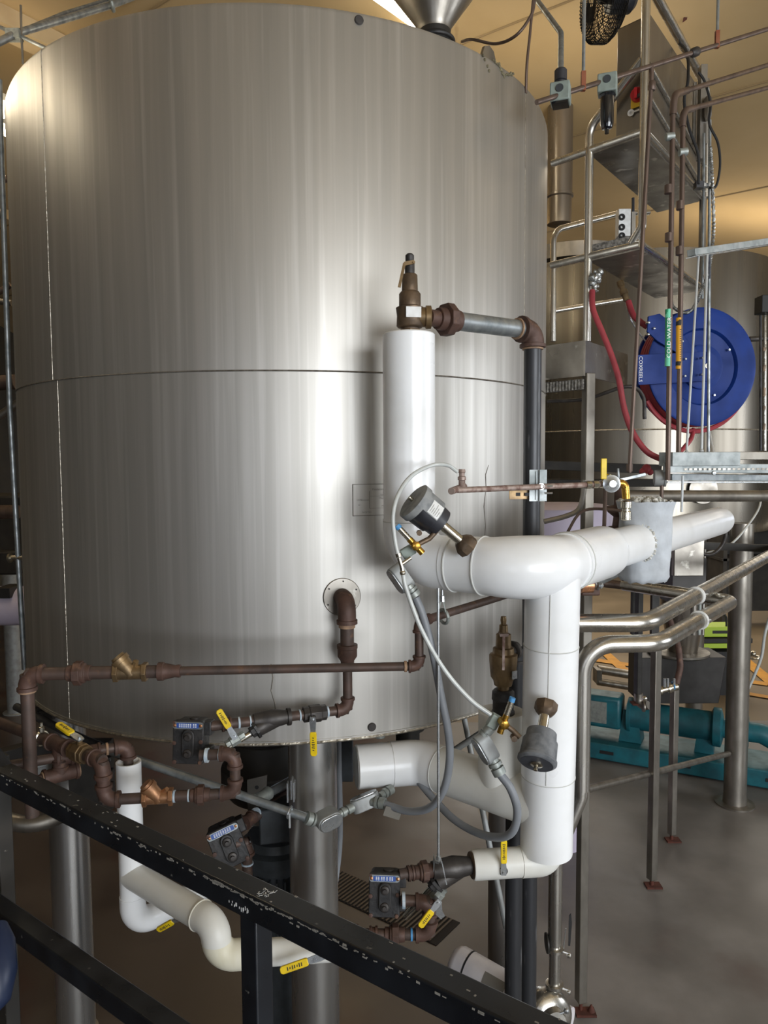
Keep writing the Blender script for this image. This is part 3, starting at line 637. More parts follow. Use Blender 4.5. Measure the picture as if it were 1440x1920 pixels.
for lab, c, cu_ in (('greenish plug connector of the upper pilot valve', P(765, 1034, 2.10), (.6, 0, .35)), ('greenish plug connector of the lower pilot valve', P(926, 1352, 2.06), (-.3, 0, -.5))):
    u_ = V(cu_).normalized(); v_ = u_.cross(Y); tag(obj('plug_connector', MB().box(c, u_*.02, v_*.015, Y*.014), 'regulator_grey', bevel=.003), lab, 'connector')
# tee fitting and air hoses
tp = P(757, 1056, 2.06); m = MB(); m.tube([P(748, 1046, 2.06), P(753, 1062, 2.06), P(755, 1074, 2.06)], .006, 12); m.tube([P(753, 1058, 2.06), P(770, 1046, 2.07)], .0055, 12); m.ball(P(755, 1074, 2.06), .0085, 12)
m.lathe(P(748, 1044, 2.06), (P(748, 1044, 2.06)-P(753, 1062, 2.06)), [(0, .0085), (.01, .0085), (.01, .005)], 12)
tag(obj('air_tee', m, 'nickel'), 'small nickel air tee where the two clear hoses meet', 'fitting')
def hose(name, label, pts, r, m='grey_hose', cat='hose', n=10):
    return tag(obj(name, MB().tube(spline([P(*q) for q in pts], 10), r, n), m), label, cat)
hose('air_hose', 'clear air hose arching from the upper tee to the pipe bracket fitting', [(747, 1044, 2.06), (740, 1010, 2.06), (737, 965, 2.07), (748, 925, 2.09), (772, 892, 2.13), (808, 873, 2.18), (838, 872, 2.24), (857, 884, 2.28)], .0062, 'clear_hose')
hose('air_hose', 'clear air hose sweeping down in front of the tank to the lower pilot valve', [(756, 1078, 2.055), (762, 1105, 2.05), (790, 1180, 2.04), (832, 1254, 2.04), (880, 1310, 2.04), (920, 1340, 2.04)], .0066, 'clear_hose')
hose('flexible_conduit', 'grey flexible conduit looping down the tank front to the conduit tee body', [(779, 1120, 2.18), (793, 1155, 2.18), (812, 1225, 2.18), (826, 1300, 2.18), (840, 1370, 2.18), (843, 1425, 2.2), (832, 1480, 2.24), (806, 1514, 2.3), (766, 1521, 2.36), (722, 1508, 2.42)], .0125, cat='conduit')
hose('flexible_conduit', 'grey flexible conduit looping below the white stub', [(938, 1452, 2.12), (958, 1480, 2.11), (970, 1520, 2.11), (962, 1557, 2.13), (938, 1570, 2.17), (896, 1562, 2.25), (852, 1537, 2.35), (815, 1500, 2.45), (786, 1466, 2.52)], .0125, cat='conduit')
m = MB(); 
for px in (722, 748): m.bar(P(px, 1505+(px-722)*.25, 2.395), P(px-2, 1530+(px-722)*.25, 2.395), .001, .001)
m.bar(P(721, 1520, 2.39), P(751, 1529, 2.39), .0008, .034, UP)
tag(obj('cable_tag', m, 'faded_ink'), 'small dark tag hanging from the grey looped conduit', 'tag')
# galvanised conduit crossing the central leg
cd = thing('galvanised_conduit', 'straight galvanised conduit crossing in front of the central tank leg', 'conduit', P(400, 1480, 2.45))
pipe(cd, P(190, 1402, 2.52), P(574, 1533, 2.36), .0145, 'galvanised')
q = P(552, 1500, 2.36); obj('strut_clip', MB().bar(q+UP*.0, q+UP*.065, .004, .03, Y).bar(q+V((-.02, -.01, 0)), q+V((-.02, -.01, .065)), .004, .02, Y).bar(q+V((-.01, .02, 0)), q+V((-.01, .02, .065)), .04, .004, X), 'zinc', cd)
q = P(543, 1523, 2.355); dq = (P(574, 1533, 2.36)-P(190, 1402, 2.52)).normalized()
obj('clamp', MB().ring(q, dq, .018, .004, 20, 8).lathe(q+V((0, -.005, -.05)), UP, [(0, .004), (.05, .004)], 8), 'zinc', cd)
# threaded hanger rod and clevis
hr = thing('pipe_hanger', 'long thin hanger rod with clevis carrying the lower trap line', 'hanger', P(822, 1600, 2.16))
hx = P(822, 1590, 2.16); obj('rod', MB().tube([V((hx.x, hx.y, P(822, 1606, 2.16).z)), V((hx.x, hx.y, Z1-.06))], .0042, 8), 'zinc', hr)
q = P(822, 1612, 2.16); obj('clevis', MB().bar(q+V((.010, -.02, 0)), q+V((.022, -.028, -.058)), .022, .003, X).lathe(q+UP*.012, -UP, [(0, .008), (.01, .008), (.012, .012), (.02, .012)], 6).bar(q+V((-.012, .02, 0)), q+V((-.014, .028, -.058)), .022, .003, X), 'zinc', hr)
hr = thing('pipe_hanger', 'short rod with split ring holding the brown pipe below the white bend', 'hanger', P(831, 1150, 2.25))
q = P(829, 1128, 2.27); obj('rod', MB().tube([q, V((q.x, q.y, Z1-.07))], .004, 8).lathe(q, UP, [(0, .009), (.018, .008), (.02, .004)], 8), 'zinc', hr)
obj('ring', MB().ring(P(832, 1156, 2.285), V((.75, .5, .1)), .022, .0055, 24, 8).bar(q+V((.004, 0, 0)), P(835, 1146, 2.27), .014, .003, X).bar(q+V((-.004, 0, 0)), P(822, 1146, 2.27), .006, .003, X), 'galvanised_fitting', hr)
# ================================================================== BROWN CONDENSATE LINE ACROSS THE TANK
ZL = H-.622
def L(px, py): return PZ(px, py, ZL)
k0 = L(50, 1264); k1 = L(786, 1249)
cl = thing('condensate_pipe', 'long brown iron pipe crossing the tank front, bronze strainer and union at its left', 'pipe', (k0.x, k0.y, P(60, 1530, k0.y).z))
foot = V((k0.x, k0.y, P(60, 1530, k0.y).z)); dk = (k1-k0).normalized(); RBg, RSm = .0195, .0135
pipe(cl, foot, k0, RBg, 'iron'); elbow(cl, k0, -UP, dk, RBg, k=1.05); tape(cl, k0-UP*.052, UP, RBg*1.1, .006, 'pipe_dope', 'thread_sealant')
def on(px): 
    q = L(px, 1264-(px-50)*.02); return k0 + dk*((q-k0).dot(dk))
pipe(cl, k0, on(225), RBg); union(cl, on(148), dk, RBg*.9); pipe(cl, on(262), on(312), RBg)
pk = MB(); rr_ = .004
# bronze Y strainer
def y_strainer(par, c, d, b, r, m='bronze', s=1.):
    c, d, b = V(c), V(d).normalized(), V(b).normalized(); m_ = MB(); Lh = r*2.6*s
    m_.tube([c-d*Lh, c+d*Lh], r*1.2, 20)
    for q in (-1, 1): m_.lathe(c+d*q*Lh*.72, d*q, [(0, r*1.1), (0, r*1.62), (Lh*.3, r*1.62), (Lh*.3, r*1.1)], 6)
    o = obj('strainer', m_, m, par, bevel=r*.08)
    m2 = MB().lathe(c-b*r*.5, b, [(0, r*1.25), (r*2.6, r*1.3), (r*2.65, r*1.5), (r*3.4, r*1.5), (r*3.45, r*1.2), (r*3.9, r*1.1), (r*3.9, 0)], 20)
    obj('strainer_leg', m2, m, o); return o
y_strainer(cl, on(245), dk, (-dk*.62 + UP*.78), RBg*.95)
obj('plug', MB().lathe(on(252)+UP*.012, UP*.8+dk*.3-Y*.3, [(0, .009), (.026, .009), (.027, .006), (.027, 0)], 6), 'bronze', cl)
obj('reducer', MB().lathe(on(303), dk, [(-.01, RBg*1.05), (-.01, RBg*1.42), (.006, RBg*1.42), (.008, RBg*1.28), (.04, RSm*1.35), (.05, RSm*1.45), (.056, RSm*1.4), (.056, RSm)], 20), 'iron_fitting', cl)
pipe(cl, on(312), k1, RSm); elbow(cl, k1, -dk, UP, RSm); tape(cl, k1-dk*.042, dk, RSm*1.1, .008, 'pipe_dope', 'thread_sealant')
k2 = V((k1.x, k1.y, P(790, 1166, k1.y).z)); pipe(cl, k1, k2, RSm); k3 = PZ(990, 1103, k2.z); d23 = (k3-k2).normalized(); elbow(cl, k2, -UP, d23, RSm)
k4 = k2 + d23*((k3-k2).length+.62); pipe(cl, k2, k4, RSm)
tape(cl, k2+d23*.045, d23, RSm*1.15, .02, 'iron_fitting', 'coupling')

# ================================================================== STEAM TRAPS
def trap(label, c, u, n_, w, h, dp, tilt=0):
    """boxy cast trap; c = centre of front cover, u = right, n_ = towards the viewer"""
    c, u, n_ = V(c), V(u).normalized(), V(n_).normalized(); v = n_.cross(u).normalized(); u = v.cross(n_)
    t = thing('steam_trap', label, 'steam trap', c - v*h/2)
    def rrect(w_, h_, r_, k=4):
        pl = []
        for cx_, cy_, a0 in ((w_/2-r_, h_/2-r_, 0), (-w_/2+r_, h_/2-r_, 90), (-w_/2+r_, -h_/2+r_, 180), (w_/2-r_, -h_/2+r_, 270)):
            for i in range(k+1): a_ = math.radians(a0+90*i/k); pl.append((cx_+r_*math.cos(a_), cy_+r_*math.sin(a_)))
        return pl
    obj('body', MB().prism(rrect(w*.92, h*.96, w*.12), c-n_*dp, u, v, n_*dp*.72).box(c-n_*dp*.5+v*h*.30+u*w*.55, u*w*.13, v*h*.16, n_*dp*.3).box(c-n_*dp*.5-v*h*.26+u*w*.55, u*w*.13, v*h*.13, n_*dp*.3), 'cast_black', t, bevel=.003)
    cv = MB().prism(rrect(w, h, w*.1), c-n_*dp*.27, u, v, n_*dp*.27)
    pl = []
    for i in range(9): a_ = math.pi*i/8; pl.append((math.cos(a_)*w*.2, h*.16+math.sin(a_)*w*.2))
    for i in range(9): a_ = math.pi+math.pi*i/8; pl.append((math.cos(a_)*w*.2, -h*.22+math.sin(a_)*w*.2))
    cv.prism(pl, c+u*w*.02, u, v, n_*dp*.13); obj('cover', cv, 'cast_black', t, bevel=.003)
    for q in (h*.14, -h*.24):
        obj('cap_plug', MB().lathe(c+v*q+u*w*.02+n_*dp*.12, n_, [(0, w*.15), (dp*.06, w*.13), (dp*.08, w*.09), (dp*.08, w*.06), (dp*.2, w*.06), (dp*.2, 0)], 16), 'iron_grey', t)
    for x_, y_ in ((-.44, .44), (-.44, -.02), (-.42, -.45), (.42, .02), (.40, -.45)):
        obj('bolt', MB().lathe(c+u*w*x_+v*h*y_-n_*dp*.05, n_, [(0, w*.07), (dp*.09, w*.07), (dp*.1, w*.04), (dp*.1, 0)], 6), 'iron_fitting', t)
    obj('top_plug', MB().lathe(c-n_*dp*.5+v*h*.46+u*w*.1, v, [(0, w*.17), (h*.06, w*.17), (h*.07, w*.12), (h*.07, 0)], 16), 'iron_grey', t)
    pc_ = c+v*h*.39+n_*dp*.02; tl = math.radians(tilt)
    pr = obj('tag_rim', MB().prism(rrect(w*.98, h*.16, h*.07), pc_-n_*.001, u, v, n_*.003), 'galvanised', t)
    pr = obj('name_tag', MB().prism(rrect(w*.72, h*.115, .003), pc_+n_*.002, u, v, n_*.0008), 'blue_plate', t, label='blue printed tag')
    mk = MB()
    for j in (-1, 0, 1):
        x = -w*.28
        while x < w*.28: ww = w*.045; mk.prism([(x, -h*.008), (x+ww, -h*.008), (x+ww, h*.010), (x, h*.010)], pc_+v*j*h*.03+n_*.0029, u, v, n_*.0004); x += w*.07*(1+.4*((int(x*1e4)) % 2))
    obj('tag_print', mk, 'white_ink', pr)
    for x_ in (-.42, .42): obj('tag_screw', MB().lathe(pc_+u*w*x_+n_*.001, n_, [(0, .005), (.004, .005), (.005, .003), (.005, 0)], 10), 'copper', t)
    return t
# ---- upper drip line off the tank flange
ZU = H-.832
def U(px, py): return PZ(px, py, ZU)
f0 = pf + nf*.012; s0 = P(652, 1131, pf.y-.095)
dl1 = thing('steam_drip_line', 'brown iron drip line from the round tank flange down to the upper trap', 'pipe', (s0.x, s0.y, ZU))
s0 = V((s0.x, s0.y, pf.z-.002)); nh = V((nf.x, nf.y, 0)); s0 = V((pf.x, pf.y, pf.z)) + nh*.085
rA, rB_ = .0232, .0162
m = MB(); m.tube(fillet([f0-nf*.03, s0, s0-UP*.075], .045, 12), rA*1.32, 24); m.lathe(s0-UP*.062, -UP, [(0, rA*1.32), (.001, rA*1.52), (.014, rA*1.52), (.015, rA*1.1)], 24); obj('elbow', m, 'iron_fitting', dl1)
tape(dl1, s0-UP*.083, UP, rA*1.05, .012, 'pipe_dope', 'thread_sealant')
zc = P(657, 1225, s0.y).z; u1 = U(654, 1340); u1 = V((s0.x, s0.y, ZU)); pipe(dl1, s0-UP*.05, V((s0.x, s0.y, zc)), rA)
obj('reducer', MB().lathe((s0.x, s0.y, zc-.036), UP, [(0, rB_*1.1), (.0, rB_*1.35), (.012, rB_*1.45), (.026, rA*1.42), (.052, rA*1.42), (.054, rA*1.5), (.066, rA*1.5), (.067, rA)], 24), 'iron_fitting', dl1)
pipe(dl1, V((s0.x, s0.y, zc)), u1, rB_)
uE = U(392, 1362); du = (uE-u1).normalized(); 
def ou(px): q = U(px, 1345); t_ = (q-u1); 
def ou(px):
    lo_, hi_ = 0., (uE-u1).length*1.4
    for _ in range(30):
        md = (lo_+hi_)/2; q = u1+du*md; l = CM.to_3x3().transposed() @ (q-EYE); x_ = 720 + F*l.x/-l.z
        if x_ > px: lo_ = md
        else: hi_ = md
    return u1+du*lo_
elbow(dl1, u1, UP, du, rB_, k=1.05); pipe(dl1, u1, uE, rB_)
tape(dl1, ou(633), du, rB_, .006); tape(dl1, ou(614), du, rB_, .006)
ball_valve(dl1, ou(590), du, V((-.05, -1, -.12)), -UP, rB_, .128, .022, hexn=8, blen=rB_*2.4)
tape(dl1, ou(562), du, rB_, .005); tape(dl1, ou(536), du, rB_, .006)
def y_iron(par, c, d, b, r):
    c, d, b = V(c), V(d).normalized(), V(b).normalized(); mb = MB()
    mb.lathe(c, d, [(-r*4.2, r), (-r*4.2, r*1.75), (-r*3.5, r*1.75), (-r*3.45, r*1.4), (-r*.5, r*1.9), (r*1.2, r*1.7), (r*3.3, r*1.4), (r*3.3, r*1.1)], 20)
    mb.tube([c-d*r*2+b*0, c+b*r*3.2], [r*1.5, r*1.65], 20)
    o = obj('strainer', mb, 'iron_grey', par)
    obj('strainer_cap', MB().lathe(c+b*r*3.2, b, [(0, r*1.65), (0, r*2.0), (r*.5, r*2.0), (r*.5, r*1.3), (r*1.3, r*1.2), (r*1.3, r*.7), (r*1.6, r*.7)], 8), 'cast_black', o)
    return o, c+b*r*4.8
so, bd = y_iron(dl1, ou(506), du, (du*.72-UP*.42-Y*.15).normalized(), rB_)
tape(dl1, ou(469), du, rB_, .005); tape(dl1, ou(448), du, rB_, .006)
collar(dl1, ou(425), du, rB_, .03, 'iron_fitting')
# blow-down valve on the strainer with raised yellow lever
bdv = V(bd); dd = (du*.8-UP*.35-Y*.12).normalized(); pipe(dl1, bdv-dd*.02, bdv+dd*.095, .0095, 'nickel')
q = P(440, 1388, bdv.y-.02); bv = obj('ball_valve', MB().lathe(q+dd*.03, -dd, [(0, .011), (0, .0145), (.014, .0145), (.016, .018), (.044, .018), (.046, .0145), (.064, .0145), (.064, .01)], 8), 'galvanised_fitting', dl1)
handle(bv, P(440, 1380, bdv.y-.05), V((.1, -1, .15)), P(412, 1335, bdv.y-.05)-P(440, 1380, bdv.y-.05), .098, .021)
TU = uE; uh = -du; trap('upper cast black steam trap with blue tag on the tank front', TU + V((-.060, -.030, -.040)) , V((1, -.08, 0)), V((-.1, -1, .12)), .100, .135, .07)
# outlet of the upper trap: right, down, back left past the white pipe, up to the return header
ret = thing('condensate_return_pipe', 'brown iron pipe looping left from the upper trap through a reddish bronze strainer', 'pipe', (P(190, 1500, 2.2).x, 2.2, 1.7))
b0_ = P(375, 1416, 2.19); b1_ = P(440, 1413, 2.19); pipe(ret, b0_, b1_, rB_); tape(ret, P(388, 1416, 2.19), X, rB_*1.2, .01); tape(ret, P(412, 1415, 2.19), X, rB_, .006)
b2_ = V((b1_.x, b1_.y, P(440, 1487, 2.19).z)); pipe(ret, b1_, b2_, rB_); elbow(ret, b1_, -X, -UP, rB_, k=1.15); elbow(ret, b2_, UP, PZ(300, 1490, b2_.z)-b2_, rB_, k=1.15)
b3_ = PZ(195, 1500, b2_.z); d3 = (b3_-b2_).normalized()
def ob(px):
    lo_, hi_ = 0., (b3_-b2_).length*1.2
    for _ in range(30):
        md = (lo_+hi_)/2; q = b2_+d3*md; l = CM.to_3x3().transposed() @ (q-EYE)
        if 720+F*l.x/-l.z > px: lo_ = md
        else: hi_ = md
    return b2_+d3*lo_
pipe(ret, b2_, b3_, rB_); tape(ret, ob(415), d3, rB_, .009, 'blue_cap'); union(ret, ob(376), d3, rB_*.92); tape(ret, ob(354), d3, rB_, .004); tape(ret, ob(327), d3, rB_, .006)
y_strainer(ret, ob(296), d3, (d3*.55+UP*.75-Y*.1), rB_*1.05, 'red_bronze')
obj('plug', MB().lathe(ob(304)+UP*.014, V((.75, -.3, .55)), [(0, .008), (.024, .008), (.024, 0)], 6), 'red_bronze', ret)
elbow(ret, b3_, -d3, UP, rB_*1.05, k=1.15); tape(ret, ob(214), d3, rB_*1.1, .006, 'pipe_dope', 'thread_sealant')
b4_ = V((b3_.x, b3_.y, P(187, 1427, b3_.y).z)); ZH = b4_.z; pipe(ret, b3_, b4_, rB_)
hd = PZ(-20, 1348, ZH); d4 = (hd-b4_).normalized(); elbow(ret, b4_, -UP, d4, rB_*1.1, k=1.2)
collar(ret, lerp(b3_, b4_, .45), UP, rB_, .035)
tape(ret, b3_+UP*.043, UP, rB_*1.15, .006, 'pipe_dope', 'thread_sealant')
def oh(px):
    lo_, hi_ = 0., (hd-b4_).length*1.2
    for _ in range(30):
        md = (lo_+hi_)/2; q = b4_+d4*md; l = CM.to_3x3().transposed() @ (q-EYE)
        if 720+F*l.x/-l.z > px: lo_ = md
        else: hi_ = md
    return b4_+d4*lo_
pipe(ret, b4_, hd+d4*.8, rB_*1.15, 'iron')
ball_valve(ret, oh(150), d4, V((.1, -.25, 1)), (d4*1+V((0, 0, .1))), rB_*1.1, .115, .024, m='bronze', blen=rB_*2.2)
tee(ret, oh(112), d4, V((0, 0, -1)), rB_*1.15, k=1.05); q = oh(112)-UP*.095; collar(ret, oh(112)-UP*.06, UP, rB_*1.1, .03)
dt = V((.75, .62, 0)).normalized(); tee(ret, q, dt, UP, rB_*1.15, k=1.1)
for s_ in (-1, 1): tape(ret, q+dt*s_*.053, dt, rB_*1.2, .007, 'pipe_dope', 'thread_sealant')
pipe(ret, q-dt*.16, q-dt*.04, rB_, 'iron')
obj('clamp', MB().ring(oh(78), d4, rB_*1.3, .0055, 24, 8).lathe(oh(78)+UP*.022, UP, [(0, .01), (.016, .01), (.018, .006), (.03, .005)], 8), 'nickel', ret)
# white insulated drop behind, with side branch
WP = P(243, 1500, 2.37); wz0 = P(243, 1428, 2.37).z; Zb = P(262, 1737, 2.37).z; rw = .0405
wd = thing('insulated_drop_pipe', 'white jacketed pipe dropping behind the handrail at left, with side branch and yellow levers', 'pipe', (WP.x, WP.y, Zb))
Wt = V((WP.x, WP.y, wz0)); Wb = V((WP.x, WP.y, Zb)); wr1 = PZ(345, 1685, Zb); 
obj('drop_jacket', MB().lathe((WP.x, WP.y, Zb+.10), UP, [(0, rw), (wz0-Zb-.10, rw), (wz0-Zb-.10, rw-.006), (wz0-Zb-.112, rw*.5), (wz0-Zb-.112, 0)], 32), 'white_jacket', wd)
obj('elbow_jacket', MB().tube(fillet([Wb+UP*.11, Wb, lerp(Wb, wr1, .45)], .075, 12), rw+.002, 32), 'white_jacket', wd)
obj('rear_jacket', MB().tube([lerp(Wb, wr1, .4), lerp(Wb, wr1, 1.6)], rw, 32), 'white_jacket', wd)
zbr = P(245, 1640, 2.37).z; br0 = V((WP.x, WP.y, zbr)); br1 = PZ(405, 1733, zbr); brd = V((br1.x, br1.y, PZ(0, 0, 1).z)); rb2 = .0425
dbr = (br1-br0).normalized(); zlow = P(420, 1792, br1.y).z; br2 = V((br1.x, br1.y, zlow)); br3 = PZ(640, 1776, zlow); dd3 = (br3-br2).normalized()
obj('branch_jacket', MB().tube([br0, br1-dbr*.06], rb2, 32), 'white_jacket_old', wd)
obj('branch_elbow_jacket', MB().tube(fillet([br1-dbr*.075, br1, lerp(br1, br2, .5)], .07, 10), rb2+.002, 32), 'white_jacket_old', wd)
obj('seam_bead', MB().ring(br1-dbr*.07, dbr, rb2+.0025, .0022, 32, 6), 'joint_sealant', wd)
obj('lower_elbow_jacket', MB().tube(fillet([lerp(br1, br2, .45), br2, br2+dd3*.08], .055, 10), rb2+.001, 32), 'yellowed_jacket', wd, label='yellowed white elbow jacket')
obj('outlet_jacket', MB().tube([br2+dd3*.075, br2+dd3*((br3-br2).length)], rb2-.004, 32), 'white_jacket_old', wd)
hv = obj('valve_stem', MB().tube([P(345, 1700, 2.42), P(340, 1716, 2.2)], .008, 10), 'zinc', wd); handle(hv, P(340, 1716, 2.19), V((-.1, -1, -.35)), P(296, 1752, 2.19)-P(340, 1716, 2.19), .104, .020)
h2 = P(598, 1790, br2.y-.03); hv = obj('valve_stem', MB().tube([P(602, 1782, br2.y), P(604, 1791, br2.y-.06)], .009, 10), 'zinc', wd); handle(hv, P(604, 1791, br2.y-.065), V((0, -1, .25)), P(540, 1812, br2.y-.06)-P(600, 1793, br2.y-.06), .125, .022)
# elbow on top of the drop, leading back left
tp_ = thing('condensate_branch_pipe', 'short brown iron branch with elbow entering the top of the white drop pipe', 'pipe', (WP.x, WP.y, wz0))
c_ = Wt+UP*.055; g_ = PZ(120, 1418, c_.z); dg = (g_-c_).normalized(); pipe(tp_, Wt-UP*.01, c_, rB_); elbow(tp_, c_, -UP, dg, rB_*1.1, k=1.0); pipe(tp_, c_, c_+dg*.35, rB_); collar(tp_, c_+dg*.11, dg, rB_*1.1, .05); tape(tp_, c_+dg*.065, dg, rB_*1.1, .007, 'pipe_dope', 'thread_sealant')
collar(tp_, c_+dg*.19, dg, rB_*1.3, .05)

# ---- lower trap under the small white run
ce = e2; dlow = dl; lt = thing('steam_drip_line', 'brown iron drip line between the small white run and the lower trap', 'pipe', (ce.x, ce.y, Z3))
cE = PZ(748, 1640, Z3); dw = (cE-ce).normalized()
def ow(px):
    lo_, hi_ = 0., .6
    for _ in range(30):
        md = (lo_+hi_)/2; q = ce+dw*md; l = CM.to_3x3().transposed() @ (q-EYE)
        if 720+F*l.x/-l.z > px: lo_ = md
        else: hi_ = md
    return ce+dw*lo_
obj('flange_face', MB().lathe(ce-dw*.002, dw, [(0, .040), (.007, .040), (.009, .036), (.009, .02)], 28), 'old_bronze', lt)
pipe(lt, ce, cE, rB_*1.05); y_iron(lt, ow(846), -dw*-1, (dw*.72-UP*.62).normalized(), rB_*1.15); union(lt, ow(795), dw, rB_*.95); collar(lt, ow(770), dw, rB_, .02)
q0 = ow(846)+(dw*.72-UP*.62).normalized()*.082; dn = (P(805, 1695, q0.y)-P(836, 1660, q0.y)).normalized()
pipe(lt, q0-dn*.02, q0+dn*.13, .0105, 'nickel')
qv = P(816, 1683, q0.y-.01); bv = obj('ball_valve', MB().lathe(qv-dn*.04, dn, [(0, .012), (0, .016), (.014, .016), (.016, .020), (.052, .020), (.054, .016), (.07, .016), (.07, .01)], 8), 'galvanised_fitting', lt)
handle(bv, P(821, 1690, 2.05), V((.05, -1, .1)), P(786, 1732, 2.05)-P(821, 1690, 2.05), .086, .019); obj('valve_stem', MB().tube([qv, P(821, 1690, 2.05)], .007, 10), 'zinc', bv)
obj('washer_tab', MB().prism([(-.008, 0), (.008, 0), (.010, -.03), (.018, -.045), (.006, -.055), (-.010, -.04)], P(823, 1690, 2.06), X, UP, Y*.002), 'zinc', lt)
trap('lower cast black steam trap with blue tag, left of the small white run', cE+V((-.045, -.035, -.045)), V((1, -.1, 0)), V((-.05, -1, .25)), .095, .125, .075)
l0 = P(752, 1688, 2.12); l1 = P(806, 1690, 2.12); pipe(lt, l0, l1, rB_); tape(lt, P(757, 1688, 2.12), X, rB_*1.3, .009); l2 = V((l1.x, l1.y, P(806, 1752, 2.12).z)); pipe(lt, l1, l2, rB_); elbow(lt, l1, -X, -UP, rB_, k=1.1)
l3 = PZ(600, 1752, l2.z); d5 = (l3-l2).normalized(); elbow(lt, l2, UP, d5, rB_, k=1.1); pipe(lt, l2, l3, rB_, 'iron'); tape(lt, l2+d5*.055, d5, rB_, .006, 'blue_cap'); union(lt, l2+d5*.105, d5, rB_*.95); collar(lt, l2+d5*.17, d5, rB_, .025); collar(lt, l2+d5*.23, d5, rB_*1.2, .03)

# ---- rear trap with electric motor behind the central leg
trap('rear cast black steam trap with blue tag, beside the grey motor behind the central leg', P(428, 1588, 2.62), V((.92, .1, .35)), V((.25, -1, .2)), .12, .15, .1)
rt = thing('steam_drip_line', 'short brown iron piping feeding the rear trap beside the grey motor', 'pipe', P(470, 1640, 2.7))
r0, r1_ = P(440, 1560, 2.66), P(486, 1520, 2.8); pipe(rt, r0, P(540, 1488, 2.95), .019); collar(rt, P(466, 1537, 2.72), r1_-r0, .019, .05); tape(rt, P(481, 1524, 2.78), r1_-r0, .019, .008)
c5 = P(463, 1580, 2.66); pipe(rt, P(440, 1582, 2.64), c5, .019); elbow(rt, c5, -X, -UP, .019); pipe(rt, c5, c5-UP*.3, .019); collar(rt, c5-UP*.16, UP, .019, .03); tape(rt, c5-UP*.08, UP, .02, .006)
mt = thing('pump_motor', 'dark grey finned electric motor standing behind the central tank leg', 'motor', P(520, 1700, 2.95)); mc = P(520, 1600, 2.95)
obj('end_bell', MB().lathe(mc+UP*.03, UP, [(-.06, .115), (-.05, .15), (.02, .155), (.03, .13), (.06, .12), (.06, 0)], 32), 'motor_grey', mt)
fm = MB().lathe(mc-UP*.34, UP, [(0, .11), (.32, .11)], 24)
for i in range(26): a_ = 2*math.pi*i/26; d_ = V((math.cos(a_), math.sin(a_), 0)); fm.box(mc-UP*.19+d_*.122, d_*.016, d_.cross(UP)*.003, UP*.14)
obj('finned_frame', fm, 'motor_grey', mt)
obj('base_plate', MB().box(V((mc.x, mc.y, .04)), (.17, 0, 0), (0, .17, 0), (0, 0, .04)).lathe(V((mc.x, mc.y, .05)), UP, [(0, .10), (mc.z-.37, .10)], 20), 'motor_grey', mt)
tb = P(530, 1535, 2.85); obj('terminal_box', MB().box(tb, (.09, .02, 0), (-.01, .06, 0), (0, 0, .07)), 'motor_grey', mt, bevel=.006)
q = P(478, 1490, 2.85); obj('lifting_plate', MB().prism([(-.03, -.13), (.035, -.13), (.05, .08), (-.03, .06)], q, X, UP, Y*.006), 'sheet_steel', mt)
obj('plate_hole', MB().lathe(q+V((.008, -.0005, .03)), Y, [(0, .008), (.001, .008), (.001, 0)], 16), 'rubber_black', mt)
cf = thing('galvanised_conduit', 'short galvanised conduit stub ending above the motor, left of the central leg', 'conduit', P(500, 1490, 2.66))
pipe(cf, P(486, 1497, 2.6), P(545, 1464, 2.75), .017, 'galvanised'); obj('coupling', MB().lathe(P(480, 1500, 2.585), P(545, 1464, 2.75)-P(480, 1500, 2.585), [(0, .021), (.05, .021), (.055, .024), (.07, .024), (.07, .017)], 16), 'galvanised_fitting', cf)
# dark gearbox and pump bits seen behind
tag(obj('gearbox', MB().lathe(P(500, 1440, 3.2)-UP*.12, UP, [(0, .16), (.05, .20), (.14, .2), (.18, .16), (.26, .14), (.26, 0)], 28), 'dark_machine', bevel=.004), 'dark agitator gearbox in the shade under the tank bottom', 'gearbox')
tag(obj('bottom_flange', MB().lathe((TC.x+.55, 3.0, ZB-.30), UP, [(0, .09), (.02, .09), (.022, .05), (.16, .05), (.16, .07), (.2, .07), (.42, .07)], 28), 'pump_dark'), 'dark round outlet valve hanging under the tank behind the lower white run', 'valve')
tag(obj('flexible_conduit', MB().tube(spline([P(634, 1380, 2.85), P(635, 1440, 2.85), P(637, 1530, 2.85), P(635, 1600, 2.85), P(622, 1700, 2.85)], 8), .013, 10), 'grey_hose'), 'dark grey conduit hanging along the right side of the central tank leg', 'conduit')
tag(obj('junction_box', MB().box(P(646, 1420, 2.9), (.035, 0, 0), (0, .03, 0), (0, 0, .09)), 'motor_grey', bevel=.004), 'small grey junction box right of the central tank leg', 'box')
gs = thing('support_strut', 'slender pale grey diagonal strut running down behind the lower white run', 'strut', P(949, 1740, 2.75)); obj('tube', MB().tube([P(868, 1335, 3.0), P(949, 1740, 2.72)], .0115, 12), 'conduit_body', gs); obj('cross_tube', MB().tube([P(835, 1418, 2.9), P(905, 1372, 2.9)], .013, 12), 'conduit_body', gs)

